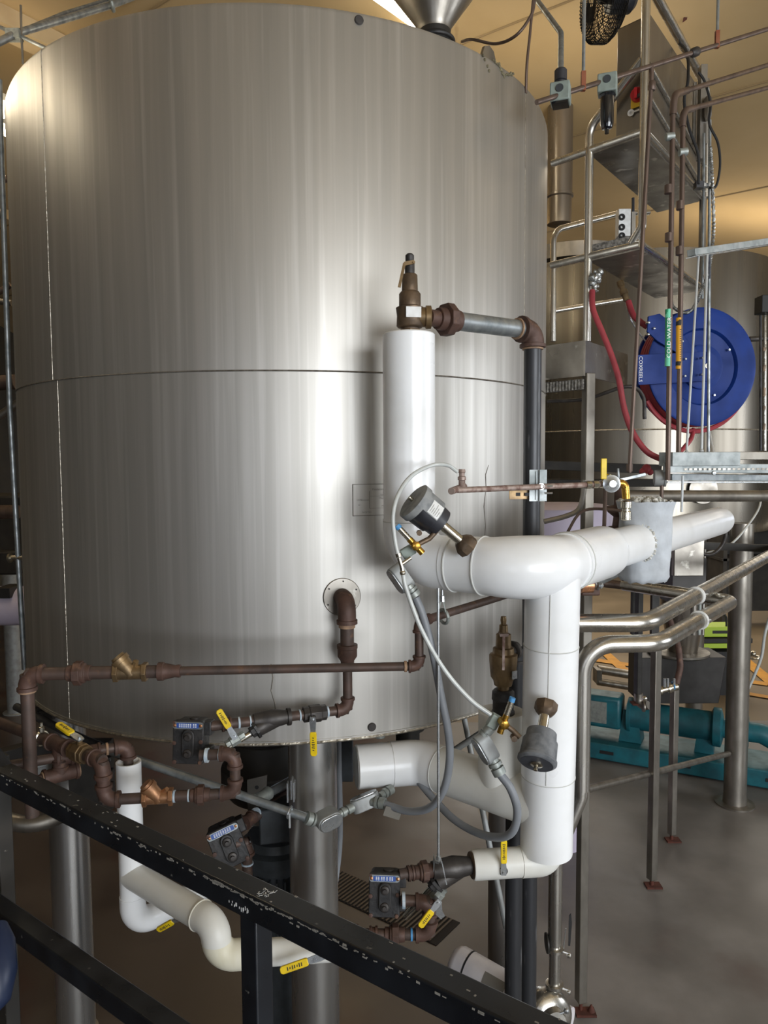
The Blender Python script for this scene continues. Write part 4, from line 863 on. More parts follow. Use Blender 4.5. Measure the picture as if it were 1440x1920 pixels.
# ================================================================== HANDRAIL
DR = .82; g0, g1 = PZ(28, 1433, H-DR), PZ(1002, 1886, H-DR); dr = (g1-g0).normalized(); nr = V((dr.y, -dr.x, 0)).normalized()
if nr.y > 0: nr = -nr
rl = thing('handrail', 'black painted square-tube handrail slanting across the foreground, chipped along its edges', 'handrail', (g0+dr*.9).to_tuple()[:2]+(1.0,))
def rail(z_, w_, name, t0, t1, off=0.):
    a_ = g0+dr*t0; b_ = g0+dr*t1; a_.z = b_.z = z_-w_/2; a_ += nr*(w_/2+off); b_ += nr*(w_/2+off)
    return obj(name, MB().bar(a_, b_, w_, w_), 'black_paint', rl, bevel=.004)
Lr = (g1-g0).length
rail(H-DR, .052, 'top_rail', -.03, Lr+.9); rail(H-1.225, .052, 'mid_rail', -.9, Lr+.9)
pp = PZ(466, 1672, H-DR); tpp = (pp-g0).dot(dr); pc0 = g0+dr*tpp+nr*.027; 
obj('post', MB().box(V((pc0.x, pc0.y, (H-DR-.05+.9)/2)), dr*.022, nr*.022, UP*((H-DR-.05-.9)/2)), 'black_paint', rl, bevel=.003)
q = g0+dr*.0+nr*.026; c6 = V((q.x, q.y, H-DR-.026)); lf = c6 - dr*.25
obj('corner_bend', MB().bar(c6-dr*.02, c6-dr*.12+UP*.05, .052, .052).bar(c6-dr*.10+UP*.03, c6-dr*.36+UP*.30, .052, .052), 'black_paint', rl, bevel=.004, label='rail end rising to the left')
pq = g0-dr*.04+nr*.027; obj('post', MB().box(V((P(6, 1600, 2.15).x, 2.15, (H-DR-.05+.9)/2)), dr*.022, nr*.022, UP*((H-DR-.05-.9)/2)), 'dusty_black_paint', rl, bevel=.003)
# paint chips and a scribble on the rail
rs = random.Random(11); ch = MB()
for i in range(150):
    t = rs.uniform(.0, Lr+.1); e_ = rs.choice((0, 1, 1, 1)); w_ = rs.uniform(.001, .0055); hh_ = rs.uniform(.0006, .0022)
    if e_: c_ = g0+dr*t+nr*(.052+.0004); c_.z = H-DR-.004-abs(rs.gauss(0, .0045)); ch.box(c_, dr*w_, UP*hh_, nr*.0003)
    else: c_ = g0+dr*t+nr*rs.uniform(.003, .049); c_.z = H-DR+.0003; ch.box(c_, dr*w_*.7, nr*hh_, UP*.0003)
for i in range(130):
    t = Lr*.55+abs(rs.gauss(0, .2)); c_ = g0+dr*t+nr*(.0524); c_.z = H-DR-.005-abs(rs.gauss(0, .002)); ch.box(c_, dr*rs.uniform(.001, .005), UP*rs.uniform(.0004, .0012), nr*.0003)
obj('paint_chips', ch, 'paint_chip', rl)['kind'] = 'stuff'
sc_ = MB(); qs = PZ(500, 1672, H-DR+.0004); qs = qs
for i in range(26):
    a_ = qs + dr*rs.uniform(-.012, .014) + nr*rs.uniform(-.012, .016); sc_.box(a_, (dr*rs.uniform(-1, 1)+nr*rs.uniform(-1, 1)).normalized()*rs.uniform(.001, .004), UP*.0002, dr.cross(UP)*.0006)
q = g0+dr*(tpp-.02)+nr*.0526; q.z = H-DR-.034
for i in range(18):
    a_ = q+dr*rs.uniform(-.03, .035)+UP*rs.uniform(-.004, .005); sc_.box(a_, dr*.0006, UP*rs.uniform(.0015, .004), nr*.0002)
obj('chalk_marks', sc_, 'white_ink', rl)['kind'] = 'stuff'
tag(obj('knee_pad', MB().lathe(P(-12, 1900, 1.6), P(-10, 1770, 1.7)-P(-12, 1900, 1.6), [(0, .01), (.02, .035), (.08, .05), (.15, .045), (.19, .028), (.2, 0)], 20), 'blue_plastic'), 'dark blue rounded padded edge poking in at the bottom left', 'pad')
# ================================================================== INSULATED VALVE BLANKET ON THE RUN
q = C2+dE*((PZ(1222, 1015, Z1)-C2).dot(dE)); bz0, bz1 = P(1225, 1088, q.y).z, P(1225, 940, q.y).z
bk = thing('insulation_blanket', 'grey quilted insulation bag wrapped upright around a valve on the white run', 'insulation bag', (q.x, q.y, bz0))
m = MB(); rs = random.Random(5); n, K = 48, 16; hgt = bz1-bz0
for k in range(K+1):
    t = k/K; rad = .098*(1-.02*math.sin(t*9)) if 0 < k < K else .094
    if k == 0: rad = .085
    if t > .85: rad = .098+.012*(t-.85)/.15
    for i in range(n):
        a_ = 2*math.pi*i/n; wob = .003*math.sin(a_*5+t*4)+.0015*math.sin(a_*13+k) + (rs.uniform(-.004, .004) if k in (0, K) else 0)
        m.v.append(V((q.x+math.cos(a_)*(rad+wob)*1.0, q.y+math.sin(a_)*(rad+wob), bz0+hgt*t+(rs.uniform(-.005, .005) if k in (0, K) else 0))))
for k in range(K):
    for i in range(n): a_ = k*n+i; b_ = k*n+(i+1) % n; m.f.append((a_, b_, b_+n, a_+n))
m.f.append(tuple(reversed(range(n)))); obj('bag', m, 'blanket', bk, sharp=60)
m = MB()
for i in range(90):
    a_ = rs.uniform(0, 6.28); r_ = rs.uniform(.02, .098); c_ = V((q.x+math.cos(a_)*r_, q.y+math.sin(a_)*r_, bz1-.008+rs.uniform(0, .010)+(.098-r_)*.12))
    m.ball(c_, rs.uniform(.006, .014), 6)
obj('frayed_top', m, 'blanket_fringe', bk, label='frayed loose fibres on the open top')
m = MB()
for i in range(40):
    a_ = 2*math.pi*i/40; u_, w_ = perp(dE); c_ = q-dE*.088+(u_*math.cos(a_)+w_*math.sin(a_))*.074; m.ball(c_+V((rs.uniform(-.003, .003), 0, rs.uniform(-.003, .003))), .005, 6)
obj('frayed_collar', m, 'blanket_fringe', bk)
# gauge standing up behind the blanket
pg = thing('pressure_gauge', 'small round dial gauge on a brown nipple just behind the grey insulation bag', 'gauge', P(1240, 935, 3.15))
obj('nipple', MB().tube([P(1240, 950, 3.15), P(1241, 908, 3.15)], .008, 12), 'brown_tube', pg); gc = P(1240, 896, 3.15)
obj('case', MB().lathe(gc-V((.03, -.01, 0)), V((1, -.25, 0)), [(0, .02), (.004, .034), (.04, .034), (.044, .038), (.05, .038), (.05, .033)], 28), 'conduit_body', pg)
obj('dial', MB().lathe(gc+V((.017, .0, 0)), V((1, -.25, 0)), [(0, .033), (.001, .033), (.001, 0)], 28), 'white_label', pg)

# ================================================================== COPPER AIR LINE ON STRUT BRACKET
al = thing('air_supply_pipe', 'thin dusty copper air pipe on a strut bracket, ending in a brass elbow', 'pipe', P(1000, 920, 2.4))
a1, a2 = P(858, 919, 2.30), P(1150, 907, 2.55); da = (a2-a1).normalized(); pipe(al, a1, a2, .0095, 'dusty_copper')
obj('tee', MB().tube([P(846, 921, 2.26), P(870, 912, 2.36)], .011, 14).tube([P(866, 914, 2.32), P(866, 898, 2.30)], .0105, 14).lathe(P(866, 900, 2.30), UP, [(0, .013), (.01, .013), (.012, .009), (.022, .009), (.024, .012), (.034, .010), (.034, .006)], 12), 'dusty_copper', al, label='grimy copper tee with nickel hose fitting')
for px_ in (1098, 1112, 1128): obj('coupling', MB().lathe(lerp(a1, a2, (px_-858)/292)-da*.01, da, [(0, .010), (0, .0135), (.02, .0135), (.02, .010)], 16), 'nickel', al)
bb = ball_valve(al, lerp(a1, a2, .97), da, V((0, -.15, 1)), V((0, -.1, 1)), .010, .02, .016, m='nickel', blen=.028)
hd_ = obj('lever_sleeve', MB().box(P(1132, 879, 2.50), X*.0095, UP*.035, Y*.004), 'yellow_grip', al, bevel=.002, label='yellow upright valve lever')
obj('lever_hub', MB().lathe(P(1146, 907, 2.51), -Y, [(0, .03), (.006, .03), (.008, .022), (.014, .012), (.02, .012), (.02, 0)], 20), 'zinc', al)
c8 = P(1170, 912, 2.56); obj('brass_elbow', MB().tube(fillet([P(1152, 907, 2.55), P(1172, 905, 2.56), P(1174, 935, 2.56)], .02, 8), .014, 16).lathe(P(1156, 906, 2.552), X, [(-.008, .017), (.008, .017)], 8), 'brass', al)
x8 = P(1174, 940, 2.56); obj('quick_coupler', MB().lathe(V((x8.x, x8.y, P(1174, 976, 2.56).z)), UP, [(0, .012), (.004, .018), (.03, .018), (.034, .014), (.042, .014), (.046, .019), (.066, .019), (.07, .012)], 18), 'nickel', al)
bx = P(1014, 912, 2.44)
obj('strut_channel', MB().bar(bx+V((-.012, .02, -.045)), bx+V((-.012, .02, .05)), .012, .003, X).bar(bx+V((-.022, .02, -.05)), bx+V((-.022, .02, .055)), .003, .024, X).bar(bx+V((.012, .02, -.05)), bx+V((.012, .02, .055)), .003, .024, X).bar(bx+V((-.005, .03, -.05)), bx+V((-.005, .03, .055)), .036, .003, Y), 'tray_steel', al)
sb = MB(); q = P(984, 927, 2.47); sb.box(q, (.055, .012, 0), (0, .002, 0), (0, 0, .016)); obj('slotted_arm', sb, 'bronze', al, bevel=.001)
sb = MB()
for px_ in (970, 990): sb.box(P(px_, 927, 2.462), (.010, 0, 0), (0, .001, 0), (0, 0, .0055))
obj('slot', sb, 'rubber_black', al)
obj('bolt', MB().tube([bx+V((.01, -.01, -.022)), bx+V((.036, -.015, -.022))], .003, 8).tube([bx+V((.01, -.01, .002)), bx+V((.036, -.015, .002))], .003, 8).lathe(bx+V((-.002, -.012, 0)), -Y, [(0, .012), (.006, .012), (.006, .005), (.012, .005), (.012, 0)], 6), 'zinc', al)

# ================================================================== EQUIPMENT FRAME
fd, fs = V((.60, .80, 0)), V((.577, -.817, 0)).normalized()
fd = (P(1322, 375, 4.13)-P(1207, 250, 3.3)); fd.z = 0; fd.normalize(); fs = V((fd.y, -fd.x, 0))
FB = P(1207, 250, 3.3); zs1 = FB.z; FA = PZ(1105, 286, zs1); zs2 = P(1206, 462, 3.3).z
FBx, FAx = V((FB.x, FB.y, 0)), V((FA.x, FA.y, 0)); wv = (FBx-FAx); FL = 1.0
fr = thing('equipment_frame', 'stainless tube frame with two sheet shelves carrying the control cabinet', 'frame', (FAx.x, FAx.y, 0)); rt_ = .019
def FP(a, b, z_): return FAx + wv*a + fd*b + UP*z_
ztp = P(1207, -30, FB.y).z
bend0 = P(1103, 240, FA.y); 
obj('left_post', MB().tube(fillet([FP(0, 0, P(1100, 640, FA.y).z), FP(0, 0, bend0.z), FP(.95, 0, P(1200, 110, FB.y).z)], .09, 8), rt_, 16), 'polished_steel', fr)
obj('right_post', MB().tube(fillet([FP(1, 0, ztp), FP(1, 0, P(1213, 425, FB.y).z), FP(.82, 0, zs2+.02)], .03, 6), rt_, 16), 'polished_steel', fr)
for z_ in (zs1, zs2):
    obj('shelf_beam', MB().tube([FP(-.75, 0, z_+.01), FP(.97, 0, z_+.01)], rt_*.9, 14), 'polished_steel', fr)
    obj('shelf_beam', MB().tube([FP(1, 0, z_+.01), FP(1, FL, z_+.01)], rt_*.7, 12), 'polished_steel', fr)
    obj('shelf', MB().prism([(0.02, 0.0), (.98, 0.0), (.98, FL), (.02, FL)], FAx+UP*(z_-.012), wv, fd, UP*.012), 'sheet_steel', fr)
for b_ in (0, .97):
    obj('brace', MB().tube([FP(1, FL, zs2 if b_ else zs1), FP(1, FL, ztp)], rt_, 12), 'dull_steel', fr) if b_ else None
obj('diagonal_brace', MB().tube(fillet([FP(1.04, 0, ztp-.0), FP(1.05, .98, P(1320, 170, 4.1).z), FP(1.05, 1.0, zs1)], .1, 8), rt_*1.1, 14), 'polished_steel', fr)
for dz in (.05, .18): obj('side_rail', MB().tube([FP(1.02, .03, zs1+dz+.12), FP(1.04, .98, zs1+dz-.02)], .012, 10), 'polished_steel', fr)
lb = P(1100, 1700, FA.y); obj('square_leg', MB().box(V((FAx.x, FAx.y, P(1100, 900, FA.y).z/2+.06)), V((.021, .0, 0)), V((0, .021, 0)), UP*(P(1100, 640, FA.y).z/2-.05+(.0))), 'dull_steel', fr, bevel=.003) if 0 else None
lt_z = P(1100, 700, FA.y).z; obj('square_leg', MB().box(V((FAx.x+.01, FAx.y, lt_z/2+.03)), V((.022, .006, 0)), V((-.006, .022, 0)), UP*(lt_z/2-.03)), 'dull_steel', fr, bevel=.003)
obj('foot_plate', MB().box(V((FAx.x+.03, FAx.y-.01, .008)), V((.05, 0, 0)), V((0, .03, 0)), UP*.006).tube([V((FAx.x+.01, FAx.y, 0.01)), V((FAx.x+.01, FAx.y, .08))], .009, 10).lathe(V((FAx.x+.06, FAx.y-.01, .012)), UP, [(0, .02), (.035, .004), (.035, 0)], 10), 'rust', fr, label='rusty levelling foot')
# sheet trough hung on the frame
tq = thing('sheet_trough', 'grey sheet-steel trough fixed across the frame below the shelves, grimy along its lower edge', 'trough', P(1100, 710, FA.y))
zt0, zt1 = P(1100, 706, FA.y).z, P(1100, 640, FA.y).z
obj('front_panel', MB().bar(FP(-.85, -.03, (zt0+zt1)/2), FP(-.0, -.03, (zt0+zt1)/2), .01, zt1-zt0), 'sheet_steel', tq); obj('side_panel', MB().bar(FP(0, -.03, (zt0+zt1)/2), FP(0, .55, (zt0+zt1)/2), .01, zt1-zt0), 'sheet_steel', tq)
gk = MB(); gk.bar(FP(-.85, -.0, zt0-.035), FP(-.02, .0, zt0-.035), .02, .05); 
for i in range(13): gk.bar(FP(-.83+i*.065, -.02, zt0-.015), FP(-.83+i*.065, -.02, zt0-.06), .012, .02, Y)
obj('grimy_ribs', gk, 'gunk', tq); obj('lower_pipe', MB().tube(spline([FP(-.85, .02, zt0-.10), FP(-.1, .05, zt0-.10), FP(.6, .12, zt0-.05), FP(.8, .2, zt0-.09), FP(.82, .22, zt0-.2)], 8), .009, 10), 'iron_grey', tq)
# control cabinet
cbz0, cbz1 = zs1+.03, P(1207, 38, FB.y+.1).z
cb = thing('control_cabinet', 'stainless control cabinet with red and yellow rotary switch on the top shelf of the frame', 'cabinet', FP(.5, .1, cbz0))
obj('body', MB().prism([(.42, .06), (1.0, .06), (1.0, .93), (.42, .93)], FAx+UP*cbz0, wv, fd, UP*(cbz1-cbz0)), 'cabinet_steel', cb, bevel=.006)
obj('door', MB().prism([(.44, .04), (.98, .04), (.98, .055), (.44, .055)], FAx+UP*(cbz0+.015), wv, fd, UP*(cbz1-cbz0-.03)), 'cabinet_steel', cb, bevel=.004)
sn = -fd; su = wv.normalized(); sc0 = P(1193, 192, 3.38); sc0 = FP(.85, .035, P(1193, 194, 3.4).z)
sw = obj('switch_plate', MB().prism([(-.035, -.035), (.035, -.035), (.035, .035), (-.035, .035)], sc0, su, UP, sn*.006), 'yellow_plate', cb, bevel=.002); obj('switch_knob', MB().lathe(sc0+sn*.006+UP*.012, sn, [(0, .03), (.02, .028), (.02, 0)], 20).bar(sc0+sn*.026+UP*.012, sc0+sn*.04+UP*.012, .012, .045), 'red_switch', sw)
obj('padlock_tab', MB().bar(sc0+sn*.03-UP*.005, sc0+sn*.04+su*.05+UP*.003, .01, .012), 'plastic_black', sw)
kq = FP(.80, .03, P(1195, 216, 3.4).z); obj('key_sticker', MB().lathe(kq-su*.02, sn, [(0, .015), (.002, .015), (.002, .006), (0, .006)], 20).box(kq+su*.005+sn*.001, su*.014, UP*.003, sn*.001).box(kq+su*.03+sn*.001, su*.006, UP*.007, sn*.001), 'white_label', cb, label='white key-and-tag sticker')
# frame's upper second gallery rail (behind), and small drive unit
hpq = [P(1037, 640, 4.3), P(1038, 432, 4.3), P(1160, 400, 4.6)]
gr = thing('guard_rail', 'slim bent stainless guard rail standing between the big tank and the frame', 'rail', P(1037, 640, 4.3)); obj('hoop', MB().tube(fillet(hpq+[P(1216, 398, 4.8)], .1, 8), .017, 14), 'polished_steel', gr); obj('mid_rail', MB().tube([P(1040, 583, 4.3), P(1165, 562, 4.6)], .014, 12), 'polished_steel', gr)
mn = thing('valve_manifold', 'small white valve manifold block with round ports above the lower shelf', 'manifold', P(1168, 445, 4.0)); obj('block', MB().box(P(1168, 420, 4.0), X*.032, Y*.03, UP*.07), 'white_label', mn, bevel=.003)
for y_ in (407, 426, 442): obj('port', MB().ring(P(1166, y_, 3.965), Y, .012, .006, 16, 6), 'rubber_black', mn)
obj('stem', MB().tube([P(1187, 405, 4.0), P(1187, 371, 4.0)], .008, 8), 'plastic_black', mn); obj('guide_bar', MB().bar(P(1187, 446, 3.98), P(1187, 398, 3.98), .02, .02, Y), 'dull_steel', mn)
tag(obj('grimy_channel', MB().bar(P(1108, 468, 3.72), P(1205, 446, 3.6), .05, .03), 'gunk'), 'grimy dark channel lying on the lower shelf of the frame', 'channel')

# brown tubes and their taped colour bands
def tubes(name, label, pts, r, m, fil=.05, group=None, cat='pipe'):
    t = thing(name, label, cat, V(pts[-1])); obj('tube', MB().tube(fillet(pts, fil, 6), r, 12), m, t); return t
def vtube_top(px, y0, yy): return P(px, y0, yy)
YC = 3.05
cw = tubes('water_pipe', 'brown copper pipe with green taped band, coming down in front of the hose reel', [P(1500, 103, 3.9)*1.6-P(1262, 178, 3.1)*.6, P(1262, 178, 3.1), P(1252, 900, 3.1)], .0105, 'brown_tube')
yw = tubes('water_pipe', 'brown copper pipe with yellow taped band, right of the green-banded one', [P(1500, 148, 3.95)*1.6-P(1281, 208, 3.15)*.6, P(1281, 208, 3.15), P(1272, 860, 3.15)], .0105, 'brown_tube')
def band(par, px, y0, y1, yy, r, m, name): obj(name, MB().tube([P(px, y0, yy), P(px-.5, y1, yy)], r, 16, cap=False), m, par)
band(cw, 1252.6, 580, 687, 3.1, .0118, 'green_tape', 'green_band'); band(cw, 1253, 580, 596, 3.1, .0121, 'mint_tape', 'mint_band'); band(cw, 1252.4, 668, 687, 3.1, .0121, 'mint_tape', 'mint_band')
band(yw, 1273, 596, 692, 3.15, .0118, 'yellow_tape', 'yellow_band'); band(yw, 1273.2, 600, 611, 3.15, .0120, 'ink', 'black_band'); band(yw, 1272.6, 678, 686, 3.15, .0120, 'ink', 'black_band')
text('COLD WATER', .026, P(1254.6, 633, 3.087), UP, V((-1, -.25, 0)), cw, 'white_ink', 'band_lettering'); 
mk = MB(); rs = random.Random(2)
for i in range(14): y_ = 618+i*4.2; mk.bar(P(1275, y_, 3.137), P(1277.5, y_, 3.139), .001, .003)
obj('band_lettering', mk, 'ink', yw)
for (t, px, y_, yy) in ((cw, 1256, 256, 3.1), (yw, 1281, 285, 3.15)): obj('pipe_clamp', MB().lathe(P(px-8, y_+1, yy), P(px+8, y_-1, yy)-P(px-8, y_+1, yy), [(0, .014), (.002, .016), (.034, .016), (.036, .012), (.036, 0)], 14), 'galvanised_fitting', t)
for (t, px, y_, yy) in ((cw, 1253, 355, 3.1), (cw, 1254, 445, 3.1), (yw, 1275, 385, 3.15), (yw, 1274, 470, 3.15)): obj('tube_fitting', MB().lathe(P(px, y_+9, yy), UP, [(0, .012), (.002, .016), (.036, .016), (.038, .012)], 14), 'brown_tube', t)
obj('elbow', MB().tube(fillet([P(1290, 169, 3.2), P(1264, 178, 3.1), P(1262, 215, 3.1)], .05, 6), .0145, 14), 'brown_tube', cw); obj('elbow', MB().tube(fillet([P(1300, 203, 3.2), P(1281, 208, 3.15), P(1280, 238, 3.15)], .05, 6), .014, 14), 'brown_tube', yw)
bt = tubes('drop_tube', 'slender brown tube leaning from the overhead air line down to the cable tray', [P(1222, 135, 3.0), P(1216, 250, 3.0), P(1180, 886, 3.0)], .0085, 'brown_tube', .3)
obj('fittings', MB().lathe(P(1222, 170, 3.0), UP, [(0, .012), (.005, .015), (.03, .015), (.035, .012)], 12).lathe(P(1180, 884, 3.0), UP, [(0, .013), (.03, .013)], 12), 'brown_tube', bt)
# overhead air line with filter regulators
ov = thing('overhead_air_line', 'thin overhead air line slanting up to the right, hung from orange-tipped drop rods', 'pipe', P(1200, 120, 3.0))
o0, o1 = P(1006, 192, 2.75), P(1460, 48, 3.45); pipe(ov, o0, o1+(o1-o0)*1.5, .0095, 'brown_tube', name='line'); do = (o1-o0).normalized()
def oo(px): t = (px-1006)/454; t = t*2.75/(3.45-t*(3.45-2.75)); return lerp(o0, o1, t)
for px in (1094, 1345):
    q = oo(px); obj('hanger_rod', MB().tube([q, q+UP*.8], .0065, 8), 'galvanised', ov); obj('hanger_tip', MB().bar(q-UP*.012, q+UP*.058, .016, .016, Y), 'orange_fitting', ov)
obj('cast_tee', MB().lathe(oo(1302)-do*.02, do, [(0, .012), (.012, .019), (.04, .019), (.05, .012)], 10), 'iron_grey', ov); obj('short_nipple', MB().tube([oo(1222), oo(1222)-UP*.09], .010, 10), 'brown_tube', ov)
def frl(label, px, py, kind):
    c = P(px, py, 2.92 if px > 1100 else 2.82); t = thing('air_regulator' if kind else 'air_filter', label, 'regulator' if kind else 'filter', c-UP*.04); u_ = V((.94, -.33, 0)); v_ = V((.33, .94, 0))
    obj('body', MB().box(c, u_*.036, v_*.034, UP*.034), 'regulator_grey', t, bevel=.005); obj('port_ring', MB().lathe(c-v_*.034+UP*.008, -v_, [(0, .014), (.004, .014), (.004, .009)], 16), 'motor_grey', t)
    if kind:
        obj('adjusting_knob', MB().lathe(c+UP*.034, UP, [(0, .019), (.012, .019), (.014, .023), (.05, .023), (.055, .019), (.055, 0)], 18), 'plastic_black', t); obj('bottom_plate', MB().box(c-UP*.037, u_*.030, v_*.028, UP*.004), 'lens_black', t)
        return c
    obj('bowl', MB().lathe(c-UP*.034, -UP, [(0, .030), (.006, .032), (.012, .026), (.11, .025), (.125, .020), (.128, .008), (.145, .008), (.145, 0)], 24), 'lens_black', t, label='black filter bowl'); obj('screw', MB().lathe(c+u_*.02+UP*.034, UP, [(0, .004), (.01, .004), (.01, 0)], 8), 'plastic_black', t); return c
rc = frl('grey air regulator with dark knob on the overhead line, nearest the big tank', 1051, 177, 1); frl('grey air filter with long black bowl on the overhead line in front of the frame', 1139, 160, 0)
cdt = thing('galvanised_conduit', 'galvanised conduit bending down from the ceiling to the air regulator', 'conduit', rc+UP*.09)
obj('tube', MB().tube(fillet([P(1003, -5, 3.4), P(1052, 62, 3.0), rc+UP*.085], .15, 8), .011, 12), 'galvanised', cdt)
hose('power_cord', 'brown cable looping from the ceiling conduit down onto the tank rim', [(866, 78, 3.3), (885, 74, 3.2), (930, 82, 3.1), (968, 66, 3.0), (996, 28, 3.0), (1003, -4, 3.0)], .006, 'brown_tube', 'cable')
hose('power_cord', 'thin brown cable hanging straight behind the tank rim at right', [(1000, -4, 3.0), (994, 60, 3.0), (988, 120, 3.0), (986, 175, 3.02)], .0055, 'brown_tube', 'cable')
# wall fan
fn = thing('circulation_fan', 'black wire-caged circulation fan at the top edge, left of the frame', 'fan', P(1140, 60, 3.6)); fc = P(1132, -6, 3.6); fax = V((.82, .1, .05)).normalized()
fm = MB(); u_, w_ = perp(fax); RF = .17
for h_, r_ in [(-.05, .10), (-.045, .17)]+[(x_*.008-.03, .19) for x_ in range(8)]+[(.045, .175), (.06, .155), (.075, .125), (.085, .09)]: fm.ring(fc+fax*h_, fax, r_, .0022, 36, 5)
for i in range(64):
    a_ = 2*math.pi*i/64; d_ = u_*math.cos(a_)+w_*math.sin(a_); fm.tube([fc+fax*h_+d_*r_ for h_, r_ in ((-.055, .04), (-.05, .17), (-.03, .19), (.03, .19), (.075, .125), (.09, .05))], .0019, 4, cap=False)
obj('cage', fm, 'fan_mesh', fn); obj('motor', MB().lathe(fc+fax*.03, fax, [(0, .07), (.10, .07), (.12, .05), (.12, 0)], 24), 'plastic_black', fn); obj('rating_plate', MB().bar(fc+fax*.06-Y*.071, fc+fax*.11-Y*.071, .002, .04), 'actuator_grey', fn); obj('hub', MB().lathe(fc-fax*.02, fax, [(0, .03), (.04, .03)], 16), 'fan_mesh', fn)
for i in range(3):
    a_ = 2.1*i; d_ = u_*math.cos(a_)+w_*math.sin(a_); t_ = fax.cross(d_); obj('blade', MB().prism([(.03, -.02), (.17, -.05), (.18, .03), (.03, .02)], fc, d_, (t_+fax*.4).normalized(), fax*.002), 'fan_mesh', fn)
obj('yoke', MB().tube(spline([fc+w_*.0+Y*.2, fc+UP*.215, fc-Y*.2], 8), .008, 8).tube([fc+UP*.21, fc+UP*.6], .01, 8), 'cast_black', fn)
# black cables at the frame's rear corner
hose('control_cable', 'black cable hanging down the rear corner of the frame', [(1268, 75, 3.7), (1288, 100, 3.6), (1290, 150, 3.5), (1283, 190, 3.5), (1292, 240, 3.5), (1309, 290, 3.5), (1310, 345, 3.5)], .007, 'rubber_black', 'cable', 8)
hose('control_cable', 'black cable looping out to the right of the frame', [(1310, 135, 3.6), (1322, 155, 3.6), (1332, 195, 3.6), (1330, 232, 3.6), (1346, 268, 3.6), (1350, 310, 3.6), (1343, 348, 3.6), (1330, 352, 3.6)], .006, 'rubber_black', 'cable', 8)
st_ = thing('strut_post', 'perforated grey strut post with conduits at the rear corner of the frame', 'post', P(1325, 840, 3.75))
obj('channel', MB().bar(P(1318, 124, 3.7), P(1314, 300, 3.7), .03, .04, Y), 'dull_steel', st_); 
for px_, r_, y0_, y1_ in ((1331, .0075, 225, 850), (1320, .006, 250, 560)): obj('conduit', MB().tube([P(px_, y0_, 3.65), P(px_-3, y1_, 3.65)], r_, 10), 'galvanised', st_)
for px_ in (1303, 1325): obj('channel', MB().bar(P(px_, 155, 3.72), P(px_-2, 270, 3.72), .014, .014, Y), 'dull_steel', st_)
obj('cable_gland', MB().lathe(P(1327, 225, 3.66), UP, [(0, .012), (.02, .018), (.1, .018), (.11, .01)], 12), 'dull_steel', st_); obj('block', MB().box(P(1310, 348, 3.6), X*.018, Y*.02, UP*.015), 'plastic_black', st_); obj('coupling_block', MB().box(P(1327, 348, 3.62), X*.025, Y*.014, UP*.008), 'zinc', st_)
# corrugated sleeve
cs = [(1332, 275, 3.58), (1335, 330, 3.58), (1338, 430, 3.6), (1330, 500, 3.6), (1316, 545, 3.6), (1298, 580, 3.6), (1280, 586, 3.6), (1262, 575, 3.6), (1258, 560, 3.6)]
pts = spline([P(*q) for q in cs], 26); tag(obj('corrugated_hose', MB().tube(pts, [.0095 if i % 2 else .006 for i in range(len(pts))], 8), 'foil'), 'thin corrugated silver hose curling above the hose reel', 'hose')

# ================================================================== HOSE REEL
rc = P(1308, 690, 3.82); ra = V((.10, -1, -.02)); ra = V((.16, -1, .0)).normalized(); RR = .295
hr = thing('hose_reel', 'large bright blue spring hose reel with white lettering on its arm, filled with red hose', 'hose reel', rc-UP*RR)
ru = ra.cross(UP).normalized()*-1; ru = V((ra.y*-1, ra.x, 0)).normalized()
obj('front_disc', MB().lathe(rc+ra*.03, ra, [(0, RR-.002), (.004, RR+.004), (.012, RR+.004), (.016, RR-.004), (.014, RR-.03), (.018, RR-.05), (.018, RR*.66), (.004, RR*.63), (-.006, RR*.62), (-.006, 0)], 64), 'reel_blue', hr)
obj('rear_disc', MB().lathe(rc-ra*.09, ra, [(0, RR+.006), (.014, RR+.006), (.016, RR-.02), (.016, 0)], 64), 'reel_blue', hr)
obj('spool', MB().lathe(rc-ra*.08, ra, [(0, RR*.8), (.09, RR*.8)], 48), 'red_hose', hr)
hm = MB()
for k_ in (-.06, -.035, -.01, .015): hm.ring(rc+ra*k_-UP*.006, ra, RR-.012, .0125, 64, 8)
hm.tube(spline([rc+ra*-.02+ru*math.cos(a_)*(RR+.012)+UP*(math.sin(a_)*(RR+.016)-.012) for a_ in [math.radians(x) for x in range(-150, -5, 12)]], 3), .0125, 8)
obj('wound_hose', hm, 'red_hose', hr)
ap = rc+ra*.075
obj('spring_cover', MB().lathe(ap-ra*.085, ra, [(0, .115), (.055, .112), (.059, .10), (.059, 0)], 40), 'reel_blue', hr)
aL = P(1196, 695, 3.72); wa = (ap-aL); 
obj('mounting_arm', MB().bar(P(1195, 693, 3.69), ap+ru*.0, .006, .143).prism([(.0+math.cos(a_)*.0715, math.sin(a_)*.0715) for a_ in [math.pi*(-.5+i/12) for i in range(13)]], ap-ra*.003, ru, UP, ra*.006), 'reel_blue', hr, bevel=.001)
obj('arm_flange', MB().bar(P(1195, 721, 3.68), ap+ru*.02-UP*.07, .03, .006), 'reel_blue', hr)
gA = P(1222, 612, 3.73); obj('guide_arm', MB().prism([(-.03, .045), (.03, .06), (.09, .02), (.24, -.12), (.20, -.17), (.02, -.075), (-.035, -.03)], gA+ra*.01, ru, UP, ra*.012), 'reel_blue', hr, bevel=.002)
for px_, py_ in ((1226, 616), (1216, 605), (1215, 627), (1285, 673), (1284, 705), (1317, 671), (1316, 702), (1279, 640)): obj('bolt', MB().lathe(P(px_, py_, 3.70)-ra*.02, ra, [(0, .006), (.026, .006), (.028, .003), (.028, 0)], 10), 'zinc', hr)
